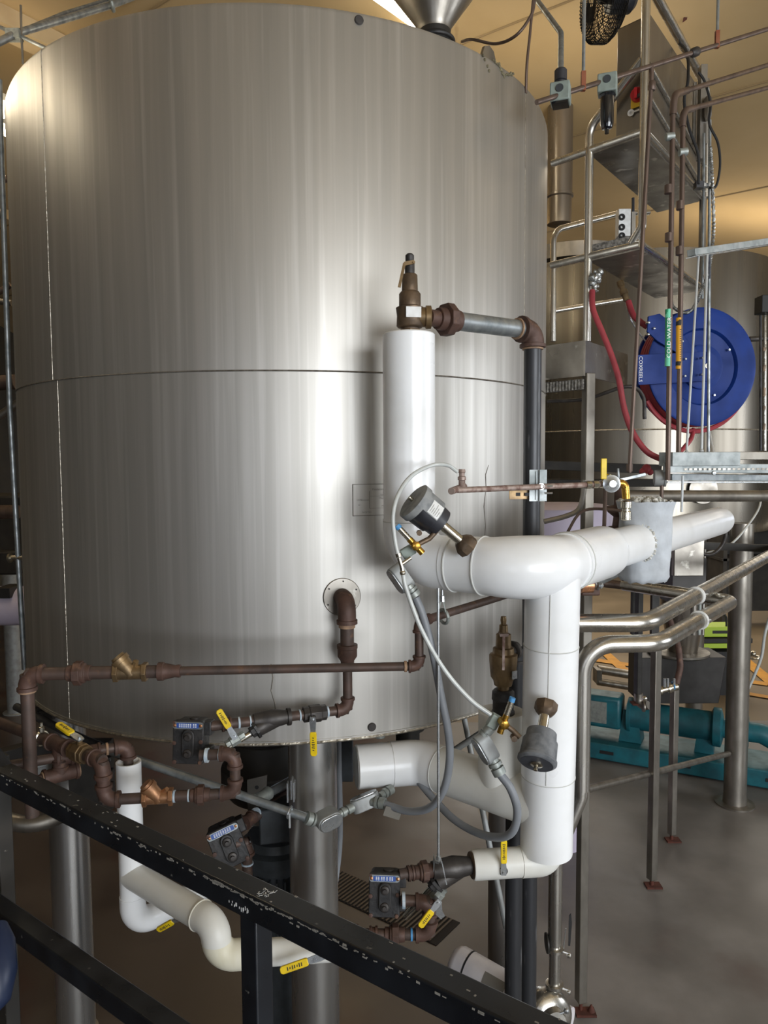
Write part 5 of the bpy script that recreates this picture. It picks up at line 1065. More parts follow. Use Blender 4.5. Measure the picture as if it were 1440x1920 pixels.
for px_, py_ in ((1366, 656), (1338, 741)): obj('bolt', MB().lathe(P(px_, py_, 3.80)-ra*.02, ra, [(0, .006), (.03, .006), (.03, 0)], 10), 'zinc', hr)
obj('axle_nut', MB().lathe(ap+ra*.002, ra, [(0, .013), (.01, .013), (.01, .007), (.004, .007), (.004, 0)], 16), 'nickel', hr)
text('COXREELS', .0265, P(1201, 692, 3.672), -UP, ru*1, hr, 'white_ink', 'arm_lettering')
# hoses to the reel
hose('air_hose', 'long red rubber hose looping from under the lower shelf to the cable tray', [(1110, 545, 3.45), (1112, 580, 3.42), (1128, 620, 3.4), (1146, 665, 3.38), (1160, 710, 3.36), (1170, 765, 3.34), (1186, 810, 3.32), (1212, 846, 3.3), (1244, 863, 3.3)], .0135, 'red_hose')
hose('air_hose', 'short red hose entering the top of the blue reel arm', [(1178, 565, 3.85), (1186, 588, 3.82), (1196, 600, 3.8), (1214, 613, 3.79)], .0155, 'red_hose')
hose('air_hose', 'red hose end hanging below the blue reel', [(1300, 805, 3.85), (1296, 822, 3.8), (1284, 838, 3.75), (1272, 850, 3.7)], .0115, 'red_hose')
hose('steel_cable', 'thin silvery line curving beside the short red hose', [(1172, 560, 3.88), (1180, 592, 3.85), (1194, 618, 3.85), (1214, 644, 3.85)], .0045, 'zinc', 'cable', 8)
q = MB(); rs = random.Random(9)
for i in range(26): q.ball(P(1114+rs.uniform(-9, 15)*(1-i/40), 510+i*1.4+rs.uniform(-3, 3), 3.45), rs.uniform(.008, .022)*(1-i/50), 7)
tag(obj('wrapped_valve', q, 'foil', sharp=60), 'foil-wrapped lumpy fitting under the left end of the lower shelf', 'fitting')
bf = thing('hose_coupler', 'brass hose coupler slanting under the lower shelf above the reel', 'coupler', P(1170, 550, 3.86)); a_, b_ = P(1162, 528, 3.88), P(1177, 568, 3.85); dd_ = b_-a_; obj('body', MB().lathe(a_, dd_, [(0, .014), (.0, .019), (.03, .019), (.032, .014), (.05, .014), (.052, .021), (.075, .021), (.077, .016), (.11, .016), (.11, .01)], 10), 'bronze', bf)
# pair of white hanger rods and upper strut
ustr = thing('strut_channel', 'pale galvanised strut channel reaching in from the right, level with the tank B top edge', 'strut', P(1370, 470, 3.5)); ustr['label'] = 'pale galvanised strut channel reaching in from the right above the hose reel'
s1, s2 = P(1296, 474, 3.35), P(1480, 447, 3.9)*2-P(1296, 474, 3.35); obj('channel', MB().bar(s1, s2, .041, .030), 'tray_steel', ustr, bevel=.002); obj('channel_lip', MB().bar(s1-UP*.019, s2-UP*.019, .05, .004), 'zinc', ustr)
for lab, a_, b_, r_ in (('left one of the two long white hanger rods crossing the reel', (1310, 478), (1287, 850), .0055), ('right one of the two long white hanger rods crossing the reel', (1326, 478), (1315, 848), .006)):
    q0_, q1_ = P(*a_, 3.38), P(*b_, 3.30); tag(obj('hanger_rod', MB().tube([q0_, q1_], r_, 8).ball(q1_+UP*.006, r_*1.7, 8), 'white_rod'), lab, 'rod')
tag(obj('galvanised_conduit', MB().tube([P(1330, 478, 3.42), P(1330, 586, 4.06)], .008, 8), 'galvanised'), 'short galvanised conduit from the strut to the top of the blue reel', 'conduit')
tag(obj('white_tube', MB().tube([P(1325, 795, 4.05), P(1324, 850, 3.9)], .011, 8), 'white_rod'), 'pale upright tube just below the blue reel', 'tube')
tag(obj('white_tube', MB().tube([P(1329, 805, 4.05), P(1337, 850, 3.9)], .008, 8), 'white_rod'), 'pale slanted tube just below the blue reel', 'tube')

# ================================================================== CABLE TRAYS
ct = thing('cable_tray', 'galvanised cable tray crossing at right with perforated side rail and box cover', 'cable tray', P(1350, 900, 3.3))
def tray(y0, y1, pxa, pxb, ya, yb, m='tray_steel', w=.02, name='side_rail', dy=0):
    a_, b_ = P(pxa, (y0+y1)/2, ya), P(pxb, (y0+y1)/2+dy, yb); return obj(name, MB().bar(a_, b_, w, (y1-y0)*ya/F), m, ct, bevel=.002)
tray(848, 874, 1248, 1374, 3.15, 3.25, w=.09, name='box_cover', dy=-1); tray(868, 886, 1244, 1480, 3.12, 3.3, w=.012, dy=2); tray(888, 901, 1256, 1480, 3.2, 3.4, 'galvanised', .03, 'conduit', 2); tray(902, 906, 1250, 1480, 3.18, 3.3, 'zinc', .01, 'lip', 0); tray(847, 862, 1374, 1480, 3.5, 3.55, 'dull_steel', .03, 'rear_rail')
pf_ = MB()
for i in range(24): pf_.box(P(1282+i*9, 880-(i*.05), 3.16+i*.005)-Y*.02, X*.006, Y*.001, UP*.004)
obj('perforations', pf_, 'dull_steel', ct)
obj('bolt', MB().lathe(P(1338, 887, 3.1), -Y, [(0, .01), (.008, .008), (.01, 0)], 12), 'zinc', ct)
obj('lower_duct', MB().tube([P(1160, 930, 3.9), P(1480, 930, 4.2)], .032, 12), 'dull_steel', ct)
tr2 = tag(obj('support_beam', MB().bar(P(1020, 872, 4.2), P(1240, 880, 4.0), .12, .05).bar(P(1020, 905, 4.3), P(1240, 905, 4.1), .2, .04), 'pump_dark', bevel=.002), 'dark steel beam running behind the frame leg toward the cable tray', 'beam')
tag(obj('hanger_rod', MB().tube([P(1280, 892, 3.12), P(1278, 960, 3.12)], .0055, 8), 'white_rod'), 'short hanger rod between the cable tray and the white run', 'rod')
tag(obj('pipe_stub', MB().bar(P(1162, 900, 3.0), P(1210, 889, 3.0), .014, .014).tube([P(1160, 900, 3.0), P(1159, 878, 3.0)], .005, 8), 'galvanised', bevel=.002), 'short galvanised strut arm left of the cable tray', 'strut')
tag(obj('pink_wrap', MB().ball(P(1212, 879, 3.3), .022, 8).ball(P(1205, 884, 3.3), .016, 8).ball(P(1219, 885, 3.3), .015, 8), 'red_hose'), 'small reddish wrapped joint at the end of the red hose loop', 'joint')
# dark casting with brown piping above the run
cv_ = thing('control_valve', 'dark brown cast valve with looping tubes behind the quick coupler', 'valve', P(1165, 1000, 2.95)); q = P(1165, 960, 3.0); obj('body', MB().lathe(q-UP*.08, UP, [(0, .05), (.02, .05), (.022, .035), (.06, .03), (.08, .055), (.10, .055), (.11, .03), (.18, .028), (.18, 0)], 20).lathe(q+UP*.01, UP, [(0, .06), (.012, .06), (.012, 0)], 20), 'iron_fitting', cv_); obj('yoke', MB().tube([P(1135, 915, 2.8), P(1133, 985, 2.85), P(1125, 1010, 2.85)], .008, 8).tube(spline([P(1060, 1005, 2.9), P(1090, 960, 2.9), P(1140, 955, 2.85), P(1192, 965, 2.8), P(1190, 978, 2.8)], 6), .006, 8), 'brown_tube', cv_)
hose('control_cable', 'grey cable curving behind the black vent pipe to the dark control valve', [(1020, 978, 3.1), (1060, 968, 3.1), (1085, 955, 3.1), (1094, 925, 3.1), (1096, 900, 3.1)], .011, 'dull_steel', 'cable', 8)
tag(obj('bright_patch_stand_in', MB().lathe((P(1050, 970, 5.2).x, 5.2, P(1050, 1040, 5.2).z), UP, [(0, .2), (.1, .34), (.34, .37), (.36, .30), (.36, 0)], 32).lathe((P(1050, 970, 5.2).x, 5.2, 0), UP, [(0, .22), (P(1050, 1040, 5.2).z+.02, .22)], 24), 'pale_lavender'), 'pale lavender shape standing in for a bright patch right of the black vent pipe', 'vessel')  # added vessel shape; its lavender colour stands in for an unidentified bright patch

# ================================================================== STAINLESS TRANSFER PIPES
zp = H-.50; rs_ = .035
t_ = thing('transfer_pipe', 'upper of two parallel polished stainless pipes bending away to the right', 'pipe', PZ(1180, 1165, H-.62)); zq = P(1140, 1168, 2.75).z
w0, w1, w2 = PZ(1050, 1168, zq), PZ(1212, 1168, zq), PZ(1500, 1010, zq); w2 = w2*1.6-w1*.6; obj('tube', MB().tube(fillet([w0, w1, w2], .14, 12), rs_, 24), 'polished_steel', t_)
q = w1+(w2-w1).normalized()*((PZ(1303, 1117, zq)-w1).dot((w2-w1).normalized())); obj('ferrule_clamp', MB().ring(q, w2-w1, .0375, .0055, 28, 8).lathe(q-(w2-w1).normalized()*.01, w2-w1, [(0, .0362), (.02, .0362)], 24), 'white_label', t_); obj('clamp_screw', MB().tube([q+V((.03, 0, .004)), q+V((.055, 0, .008))], .005, 8).ball(q+V((.035, -.005, -.01)), .008, 8), 'zinc', t_)
t_ = thing('transfer_pipe', 'lower of two parallel polished stainless pipes, rising from the floor and bending back right', 'pipe', P(1085, 1790, 2.65)); zr = P(1180, 1208, 2.65).z
v0 = P(1092, 1208, 2.65); v0.z = zr; v1 = PZ(1235, 1206, zr); v2 = PZ(1372, 1128, zr); v3 = v2+V((-.35, .5, 0))
vlow = V((v0.x, v0.y, P(1086, 1480, 2.65).z))
obj('tube', MB().tube(fillet([vlow, V((v0.x, v0.y, zr)), v1, v2, v3], [.11, .14, .06], 12), rs_*.93, 24), 'polished_steel', t_)
obj('lower_tube', MB().tube(fillet([vlow+UP*.02, vlow-UP*.03, vlow+V((-.05, 0, -.16))], .06, 6), rs_*.75, 20), 'polished_steel', t_)
dq_ = (v2-v1).normalized(); q = v1+dq_*((PZ(1312, 1163, zr)-v1).dot(dq_)); obj('ferrule_clamp', MB().ring(q, dq_, .0355, .0055, 28, 8), 'white_label', t_); obj('clamp_screw', MB().tube([q+V((.03, 0, .002)), q+V((.05, 0, .0))], .005, 8).ball(q+V((.033, -.005, -.012)), .008, 8), 'zinc', t_)
# polished drain pipe with clamps and pump head at the floor
dp = thing('drain_pipe', 'polished sanitary pipe with two clamps and butterfly lever dropping to a round pump head', 'pipe', (P(1040, 1900, 2.95).x, 2.95, .0)); dx = P(1040, 1780, 2.95); z_ = lambda y_: P(1040, y_, 2.95).z
obj('tube', MB().tube([V((dx.x, dx.y, z_(1868))), V((dx.x, dx.y, z_(1580)))], .025, 20), 'polished_steel', dp)
obj('upper_tube', MB().tube([V((dx.x, dx.y, z_(1770))), V((dx.x, dx.y, z_(1580)))], .0285, 20), 'polished_steel', dp)
for y_ in (1778, 1846): q = V((dx.x, dx.y, z_(y_))); obj('clamp', MB().lathe(q-UP*.008, UP, [(0, .028), (.002, .037), (.014, .037), (.016, .028)], 28).tube([q+V((.03, -.02, 0)), q+V((.06, -.03, -.006))], .006, 8).ball(q+V((.052, -.03, -.012)), .011, 8), 'polished_steel', dp)
q = V((dx.x, dx.y, z_(1768))); obj('lever', MB().prism([(0, 0), (.008, .0), (.014, .10), (.010, .14), (.002, .13)], q+V((.052, -.02, 0)), X, UP, Y*.004), 'rubber_black', dp); obj('position_rod', MB().tube([q+V((.032, -.02, -.01)), q+V((.040, -.02, .075))], .002, 6).ball(q+V((.040, -.02, .075)), .003, 6), 'zinc', dp); obj('butterfly_disc', MB().lathe(q-X*.03+UP*.0, -X, [(0, .04), (.006, .04), (.008, .02), (.008, 0)], 20), 'pump_dark', dp)
ph = P(1025, 1905, 2.9); obj('pump_head', MB().lathe(ph+V((.0, .06, -.02)), V((.25, -1, .15)), [(0, .10), (.02, .105), (.06, .10), (.075, .085), (.085, .06), (.11, .05), (.11, 0)], 32).tube([ph+V((.02, 0, .0)), V((dx.x, dx.y, z_(1860)))], .026, 16), 'polished_steel', dp); obj('lock_knob', MB().ball(P(1062, 1895, 2.85), .012, 8).tube([P(1050, 1900, 2.85), P(1062, 1896, 2.85)], .005, 8), 'zinc', dp)
obj('copper_stub', MB().tube([P(971, 1850, 2.8), P(971, 1885, 2.8)], .008, 8), 'copper', dp)
wc = thing('storage_canister', 'white plastic cylinder with printed label lying on the floor behind the handrail', 'canister', PZ(900, 1860, .15)); a_, b_ = P(862, 1808, 3.35), P(985, 1880, 3.15); r_ = .082; dd_ = (b_-a_).normalized(); Lc = (b_-a_).length
obj('body', MB().lathe(a_, dd_, [(-.04, .045), (-.035, .06), (-.02, .074), (.0, r_), (Lc+.2, r_), (Lc+.2, 0)], 32), 'white_plastic', wc); obj('band', MB().lathe(a_+dd_*.045, dd_, [(0, r_+.0015), (.008, r_+.0015)], 32), 'rubber_black', wc); 
n_ = V((0, -1, .6)); n_ = (n_-dd_*n_.dot(dd_)).normalized(); si = dd_.cross(n_)
obj('printed_label', cyl_patch(a_, dd_, n_, si, r_+.001, .15, .26, -.4, .5, 8), 'faded_ink', wc) ; text('ZEROREZ', .028, a_+dd_*.14+n_*(r_+.002), si if si.x > 0 else -si, (dd_ if si.x > 0 else -dd_)*-1, wc, 'ink', 'label_text') if 0 else None
# floor posts and braces
def post(label, px, y0, y1, yy, w_, foot=1, m='dull_steel'):
    q = P(px, (y0+y1)/2, yy); zb = 0. if foot else P(px, y1, yy).z; zt = P(px, y0, yy).z; t = thing('floor_post', label, 'post', (q.x, q.y, zb)); r_ = w_*yy/F/2
    obj('tube', MB().box(V((q.x, q.y, (zt+zb+.05)/2)), V((r_*.8, r_*.35, 0)), V((-r_*.35, r_*.8, 0)), UP*((zt-zb-.05)/2)), m, t, bevel=.004)
    obj('foot', MB().tube([V((q.x, q.y, zb)), V((q.x, q.y, zb+.08))], r_*.45, 10).box(V((q.x+.01, q.y, zb+.006)), X*.05, Y*.035, UP*.006), 'rust', t); return t
post('square stainless post right of the white down-leg, second from the frame leg', 1226, 1205, 1684, 4.58, 17); post('shorter square stainless post topped by a small sanitary valve', 1262, 1282, 1592, 5.15, 14)
post('dark slender post with an elbowed valve, behind the insulation bag', 1197, 1085, 1320, 4.9, 13, 0, 'pump_dark')
obj_ = thing('sanitary_valve', 'dark elbowed valve on the slender post above the teal pump', 'valve', P(1200, 1330, 4.9)); obj('elbow', MB().tube(fillet([P(1197, 1300, 4.9), P(1197, 1326, 4.9), P(1216, 1322, 4.85)], .04, 6), .03, 14).lathe(P(1205, 1325, 4.85), X, [(0, .035), (.01, .035), (.01, 0)], 14), 'dull_steel', obj_); obj('wing_nut', MB().ball(P(1208, 1310, 4.8), .02, 8), 'nickel', obj_)
sv = thing('sanitary_valve', 'small chrome valve with blue ring on top of the shorter post', 'valve', P(1258, 1290, 5.1)); obj('body', MB().lathe(P(1236, 1295, 5.1), P(1275, 1285, 5.1)-P(1236, 1295, 5.1), [(0, .02), (.0, .034), (.014, .034), (.016, .024), (.06, .024), (.062, .036), (.08, .036), (.10, .028), (.13, .03)], 18), 'nickel', sv)
for px_ in (1246, 1252, 1264): obj('bolt', MB().tube([P(px_, 1288, 5.08), P(px_, 1272, 5.08)], .009, 8), 'zinc', sv)
obj('blue_ring', MB().ring(P(1262, 1286, 5.1), X, .028, .006, 20, 6), 'blue_cap', sv)
tubes('hose_drop', 'brown patched hose dropping from the dark hopper to the small chrome valve', [P(1252, 1150, 5.3), P(1272, 1212, 5.2), P(1276, 1250, 5.15), P(1268, 1283, 5.1)], .022, 'iron_fitting', .15, cat='hose')
fc_ = tag(obj('cross_brace', MB().tube([P(1100, 1480, 4.0), P(1366, 1413, 5.66)], .021, 16), 'dull_steel'), 'round steel cross brace sloping up to the column at right, near the floor', 'brace')

# ================================================================== SECOND TANK BEHIND
T2 = V((P(1172, 900, 7.0).x, 7.0, 0)); z20, z21 = P(1300, 1002, 5.85).z, P(1300, 477, 5.95).z; R2 = 1.26
tk = thing('steel_tank', 'second stainless tank standing behind the frame and hose reel, with brownish reflections painted as streaks', 'tank', T2)
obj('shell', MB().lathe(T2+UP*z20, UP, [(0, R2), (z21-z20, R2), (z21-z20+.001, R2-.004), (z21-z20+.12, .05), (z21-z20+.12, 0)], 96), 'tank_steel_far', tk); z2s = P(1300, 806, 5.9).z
obj('girth_weld', MB().ring(T2+UP*z2s, UP, R2+.001, .006, 96, 6), 'weld', tk)
lg = P(1383, 1300, 5.72); obj('leg', MB().lathe((lg.x, lg.y, 0), UP, [(0, .15), (.012, .15), (.014, .09), (.05, .088), (.07, .085), (z20+.1, .085)], 36), 'dull_steel', tk)
for a_ in (-150, 120, 30): q = T2+V((math.cos(math.radians(a_)), math.sin(math.radians(a_)), 0))*1.08; obj('leg', MB().lathe(q, UP, [(0, .15), (.012, .15), (.014, .085), (z20+.1, .085)], 28), 'dull_steel', tk)
q = P(1403, 498, 6.3); obj('lifting_lug', MB().ring(q, V((.2, -1, 0)), .035, .012, 20, 8, 0, 6.28), 'cast_black', tk)
obj('sight_plate', MB().lathe(P(1318, 918, 5.72), -Y, [(0, .11), (.012, .11), (.012, .0)], 30), 'sheet_steel', tk)
d_ = tag(obj('vent_duct', MB().lathe((P(1050, 300, 6.6).x, 6.6, P(1050, 425, 6.6).z), UP, [(0, .05), (.02, .105), (.24, .105), (.25, .118), (.27, .118), (.275, .108), (3.4, .108)], 32), 'cabinet_steel'), 'tall round metal vent duct rising behind the right edge of the big tank', 'duct')
fl_ = thing('tank_agitator', 'wide low fluted steel cover on the far tank behind the guard rail', 'cover', P(1080, 450, 6.8)); obj('cover', MB().lathe(V((P(1075, 450, 6.8).x, 6.8, z21+.1)), UP, [(0, .5), (.12, .5), (.14, .44), (.16, 0)], 40), 'dull_steel', fl_)
# stainless tank left edge upright + far left equipment
lu = thing('sight_tube', 'slender galvanised tube running up the left edge of the big tank, held by a clamp', 'tube', P(42, 1250, 3.3)); obj('tube', MB().tube([P(46, 1255, 3.25), P(18, 760, 3.25), P(3, 300, 3.25), P(-1, 150, 3.25)], .0115, 12), 'galvanised', lu); q = P(33, 1046, 3.25); obj('clamp', MB().lathe(q-X*.04, X, [(0, .02), (.01, .022), (.012, .012), (.07, .012), (.072, .02), (.08, .02), (.08, 0)], 14), 'nickel', lu)
tag(obj('grey_column', MB().lathe((P(28, 1250, 8).x, 8, 0), UP, [(0, .14), (.012, .14), (.014, .095), (H-.9, .095), (H-.9, 0)], 28), 'conduit_body'), 'pale grey round column left of the big tank', 'column')
hz_ = thing('far_tank', 'pale horizontal vessel with dark saddle, glimpsed left of the big tank', 'tank', P(0, 1150, 5)); obj('shell', MB().lathe(P(-60, 1136, 5.2), X, [(0, .10), (.02, .14), (.56, .14), (.58, .1), (.58, 0)], 28), 'pale_lavender', hz_); obj('saddle', MB().box(P(18, 1108, 5.15), X*.05, Y*.1, UP*.035), 'rubber_black', hz_)
dkm = MB(); rs = random.Random(21)
for i, (a_, b_, r_) in enumerate((((-20, 345), (14, 335), .02), ((-20, 400), (14, 402), .03), ((-30, 565), (20, 534), .02), ((-30, 562), (22, 568), .02), ((-40, 720), (30, 716), .05), ((-30, 800), (36, 755), .03), ((-30, 960), (34, 960), .05))):
    tag(obj('pipe', MB().tube([P(*a_, 4.6+.1*i), P(*b_, 4.6+.1*i)], r_, 12), 'dull_steel' if i % 2 else 'brown_tube'), ['thin steel pipe left of the big tank, just below the bright lamp', 'thick steel pipe left of the big tank, below the lamp', 'slanting brown pipe left of the big tank, upper crossing pair', 'level steel pipe left of the big tank, upper crossing pair', 'broad brown pipe left of the big tank at weld height', 'slanting pipe left of the big tank below weld height', 'broad dark pipe left of the big tank at the middle of its height'][i], 'pipe')
tag(obj('machine_housing', MB().box(P(0, 980, 6.4), X*.4, Y*.3, UP*.25).box(P(-10, 1050, 6.2), X*.3, Y*.2, UP*.1), 'dark_machine', bevel=.02), 'dark machine housing far left behind the slender tube', 'machine')
bxm = thing('waste_bucket', 'pale grey bucket standing under the tank behind the left elbow', 'bucket', P(76, 1440, 3.4)); obj('body', MB().lathe(P(76, 1490, 3.4), UP, [(0, .06), (.16, .075), (.165, .085), (.19, .085), (.19, .07)], 28), 'conduit_body', bxm)
tag(obj('steel_channel', MB().bar(P(-20, 1432, 3.0), P(92, 1402, 3.2), .06, .09), 'dark_box', bevel=.004), 'dark steel channel behind the brown standpipe at left', 'beam')
tag(obj('black_pipe', MB().tube([P(30, 1325, 3.0), P(120, 1370, 2.85), P(232, 1418, 2.7)], .016, 12), 'cast_black'), 'black pipe running under the tank edge toward the white drop pipe', 'pipe')
tag(obj('pipe_nipple', MB().lathe(P(66, 1338, 3.0), X, [(0, .03), (.02, .03), (.022, .02), (.06, .018), (.062, .025), (.08, .025), (.08, 0)], 12), 'cast_black'), 'small black pipe plug beside the brown standpipe', 'fitting')
tag(obj('steel_bend', MB().tube(spline([P(-30, 1520, 3.1), P(20, 1540, 3.05), P(60, 1545, 3.05), P(110, 1530, 3.1), P(150, 1500, 3.2)], 8), .035, 18), 'dull_steel'), 'curved stainless pipe bend behind the rail at far left', 'pipe')
tag(obj('machine_box', MB().box(P(173, 1460, 3.0), X*.07, Y*.07, UP*.15).bar(P(190, 1425, 2.95), P(212, 1420, 2.95), .05, .02).bar(P(190, 1450, 2.95), P(212, 1447, 2.95), .05, .02).bar(P(190, 1475, 2.95), P(212, 1472, 2.95), .05, .02), 'pump_dark', bevel=.004), 'dark ribbed box under the tank between the left leg and the white drop pipe', 'box')
# floor drain grating
gq = [PZ(628, 1655, .004), PZ(640, 1670, .004), PZ(812, 1790, .004), PZ(868, 1772, .004)]
ga, gb = PZ(600, 1655, .008), PZ(830, 1760, .008); gd = (gb-ga); gl = gd.length; gd.normalize(); gn = V((-gd.y, gd.x, 0)); gr_ = thing('floor_grating', 'rusty slotted drain grating set in the floor behind the lower trap', 'grating', lerp(ga, gb, .5))
obj('frame', MB().box(lerp(ga, gb, .5)+gn*.06-UP*.004, gd*gl/2, gn*.13, UP*.003), 'grate_dark', gr_); m = MB()
for i in range(int(gl/.028)): m.box(ga+gd*(i*.028)+gn*.06, gd*.006, gn*.125, UP*.004)
obj('slats', m, 'grate', gr_)

# ================================================================== TEAL PUMP
pu = thing('progressive_pump', 'long teal horizontal pump with dark hopper on a teal base, behind the floor posts', 'pump', PZ(1300, 1440, 0)); yy = 6.6
zc_ = P(1240, 1345, yy).z; xa, xb = P(1120, 1340, yy).x, P(1362, 1340, yy+.0).x; pa, pb = V((1.95, 6.85, zc_)), V((3.02, 6.3, zc_)); pd = (pb-pa).normalized(); Lp = (pb-pa).length; pn = V((-pd.y, pd.x, 0))
obj('barrel', MB().lathe(pa+pd*.35, pd, [(0, .14), (.0, .16), (.03, .16), (.032, .13), (Lp-.5, .13), (Lp-.48, .17), (Lp-.42, .17), (Lp-.4, .1)], 28), 'teal_paint', pu)
obj('gear_housing', MB().box(pa+pd*.10+UP*.02, pd*.20, pn*.12, UP*.15).lathe(pa-pd*.25, pd, [(0, .12), (.2, .15), (.26, .15)], 24), 'teal_paint', pu, bevel=.03)
obj('louvre_plate', MB().box(pa+pd*.10-pn*.125+UP*.02, pd*.075, pn*.006, UP*.10), 'galvanised_fitting', pu)
obj('support_stand', MB().prism([(-.10, 0), (.10, 0), (.06, .30), (-.06, .30)], pa+pd*.38-pn*.1-UP*(zc_-.17), pd, UP, pn*.2), 'teal_paint', pu); obj('support_stand', MB().prism([(-.08, 0), (.08, 0), (.05, .25), (-.05, .25)], pa+pd*(Lp-.2)-pn*.08-UP*(zc_-.17), pd, UP, pn*.16), 'teal_paint', pu)
zb_ = P(1250, 1445, 6.3).z; bs = MB(); bc = V((pa.x*.5+pb.x*.5, pa.y*.5+pb.y*.5, .0))+pd*.35; bs.box(bc+UP*.09, pd*1.45, pn*.24, UP*.075); obj('base_frame', bs, 'teal_paint', pu, bevel=.01)
for f_ in (-.75, -.1, .6): obj('base_slot', MB().box(bc+UP*.09+pd*f_-pn*.243, pd*.06, pn*.004, UP*.014), 'rubber_black', pu)
e_ = pb+pd*.25; obj('discharge_elbow', MB().tube(fillet([pb-pd*.1, e_, e_+pd*.25-UP*.12, e_+pd*.6-UP*.12], .12, 8), .085, 20).lathe(pb+pd*.05, pd, [(-.02, .13), (.02, .13)], 20).lathe(pb+pd*.13, pd, [(-.02, .13), (.02, .13)], 20), 'teal_paint', pu)
hb = P(1272, 1275, 6.5); hpz = P(1272, 1318, 6.5).z; hx_ = V((hb.x, 6.62, 0))
obj('hopper_box', MB().prism([(-.34, 0), (.36, 0), (.42, .42), (-.34, .42)], V((hx_.x, 6.48, hpz)), X, UP, Y*.36), 'dark_box', pu, bevel=.006)
hz2 = hpz+.42; obj('hopper_flange', MB().lathe((hx_.x+.04, 6.62, hz2), UP, [(0, .26), (.012, .27), (.03, .27), (.03, .2)], 36), 'dull_steel', pu); obj('inlet_cone', MB().lathe((hx_.x+.08, 6.62, hz2+.03), UP, [(0, .13), (.14, .15), (.40, .2), (.56, .2), (.56, 0)], 30), 'cabinet_steel', pu)
tag(obj('yellow_barrier_post', MB().tube([P(1120, 1255, 8.2), P(1195, 1267, 8.2)], .05, 16).tube([P(1120, 1278, 8.1), P(1195, 1290, 8.1)], .04, 16).box(P(1120, 1266, 8.15), X*.03, Y*.08, UP*.08), 'dull_steel', bevel=.004), 'pair of steel rails behind the teal pump', 'rail')
gm = thing('floor_machine', 'lime green topped low machine behind the far column', 'machine', PZ(1340, 1230, .3)); q = P(1345, 1180, 8.6); obj('deck', MB().box(q, X*.30, Y*.14, UP*.06).box(q-UP*.16+Y*.0, X*.32, Y*.16, UP*.03), 'lime_green', gm, bevel=.01); obj('chassis', MB().box(q-UP*.10, X*.34, Y*.17, UP*.03).box(q-UP*.55, X*.28, Y*.15, UP*.32), 'rubber_black', gm, bevel=.01); obj('print', MB().box(q-Y*.141+UP*.0, X*.12, Y*.001, UP*.018), 'ink', gm)
obj('guard_hoop', MB().tube(fillet([P(1330, 1160, 8.5), P(1330, 1152, 8.5), P(1362, 1152, 8.5), P(1362, 1180, 8.5)], .05, 5), .012, 8), 'rubber_black', gm)
hose('drain_hose', 'pale thin hose curving down at the right edge behind the column', [(1445, 1150, 6.8), (1434, 1190, 6.8), (1428, 1230, 6.8), (1415, 1265, 6.8), (1400, 1298, 6.8)], .014, 'clear_hose')
hose('drain_hose', 'pale thin hose sagging from the cable tray to the pipe bend at right', [(1428, 930, 5.5), (1422, 955, 5.4), (1402, 985, 5.3), (1370, 1020, 5.2), (1322, 1038, 5.1)], .008, 'clear_hose', 'hose')
hose('control_cable', 'dark cable hanging below the end of the white run', [(1360, 965, 4.5), (1361, 1000, 4.5), (1352, 1025, 4.5), (1330, 1040, 4.5), (1295, 1030, 4.5)], .012, 'iron_grey', 'cable')
tag(obj('handwheel', MB().ring(P(1412, 1232, 7.2), UP, .06, .012, 24, 8).ball(P(1412, 1226, 7.2), .03, 10), 'nickel'), 'chrome clamp ring glimpsed right of the column', 'fitting')
# dark storage far right, panels and frame members behind the run
pn_ = thing('steel_cabinet', 'pale grey cabinet panel hanging below the white run right of the insulation bag', 'cabinet', P(1290, 1075, 4.3)); obj('panel', MB().box(P(1290, 1030, 4.4), X*.09, Y*.02, UP*.16), 'sheet_steel', pn_, bevel=.004); obj('lower_box', MB().box(P(1280, 1085, 4.5), X*.10, Y*.1, UP*.14), 'dark_box', pn_)  # panel with a plain dark box below and behind it
for lab, px_, w_, m_ in (('square upright just right of the pale cabinet panel', 1302, 12, 'dull_steel'), ('thin upright second from the pale cabinet panel', 1313, 7, 'galvanised_fitting'), ('pale round upright under the end of the white run', 1320, 6, 'polished_steel')):
    q = P(px_, 1090, 4.7+.1*(px_-1300)/10); r_ = w_*q.y/F/2; o_ = obj('upright', MB().tube([V((q.x, q.y, P(px_, 1190, q.y).z)), V((q.x, q.y, P(px_, 1030, q.y).z))], r_, 12), m_); tag(o_, lab, 'upright')
tag(obj('support_beam', MB().bar(P(1295, 1022, 5.0), P(1480, 1030, 5.2), .06, .05), 'pump_dark'), 'dark beam under the second tank at the right edge', 'beam')
tag(obj('steel_beam', MB().tube([P(1120, 1092, 5.2), P(1290, 1112, 5.2)], .03, 12), 'brown_tube'), 'brown pipe crossing behind the insulation bag near its foot', 'pipe')
cft = thing('copper_tee', 'copper-coloured fitting with steel clamp poking out right of the white down-leg', 'fitting', P(1106, 1110, 2.8)); obj('fitting', MB().lathe(P(1088, 1097, 2.75), V((1, .1, 0)), [(0, .03), (.045, .03), (.047, .022)], 20), 'copper', cft); obj('clamp', MB().ring(P(1120, 1095, 2.75), X, .018, .006, 16, 8).ball(P(1126, 1098, 2.72), .012, 8), 'zinc', cft); obj('pipe', MB().tube([P(1115, 1095, 2.78), P(1165, 1072, 3.2)], .014, 12), 'galvanised', cft); obj('lower_casting', MB().box(P(1104, 1108, 2.8), X*.036, Y*.03, UP*.014), 'iron_fitting', cft, bevel=.006)
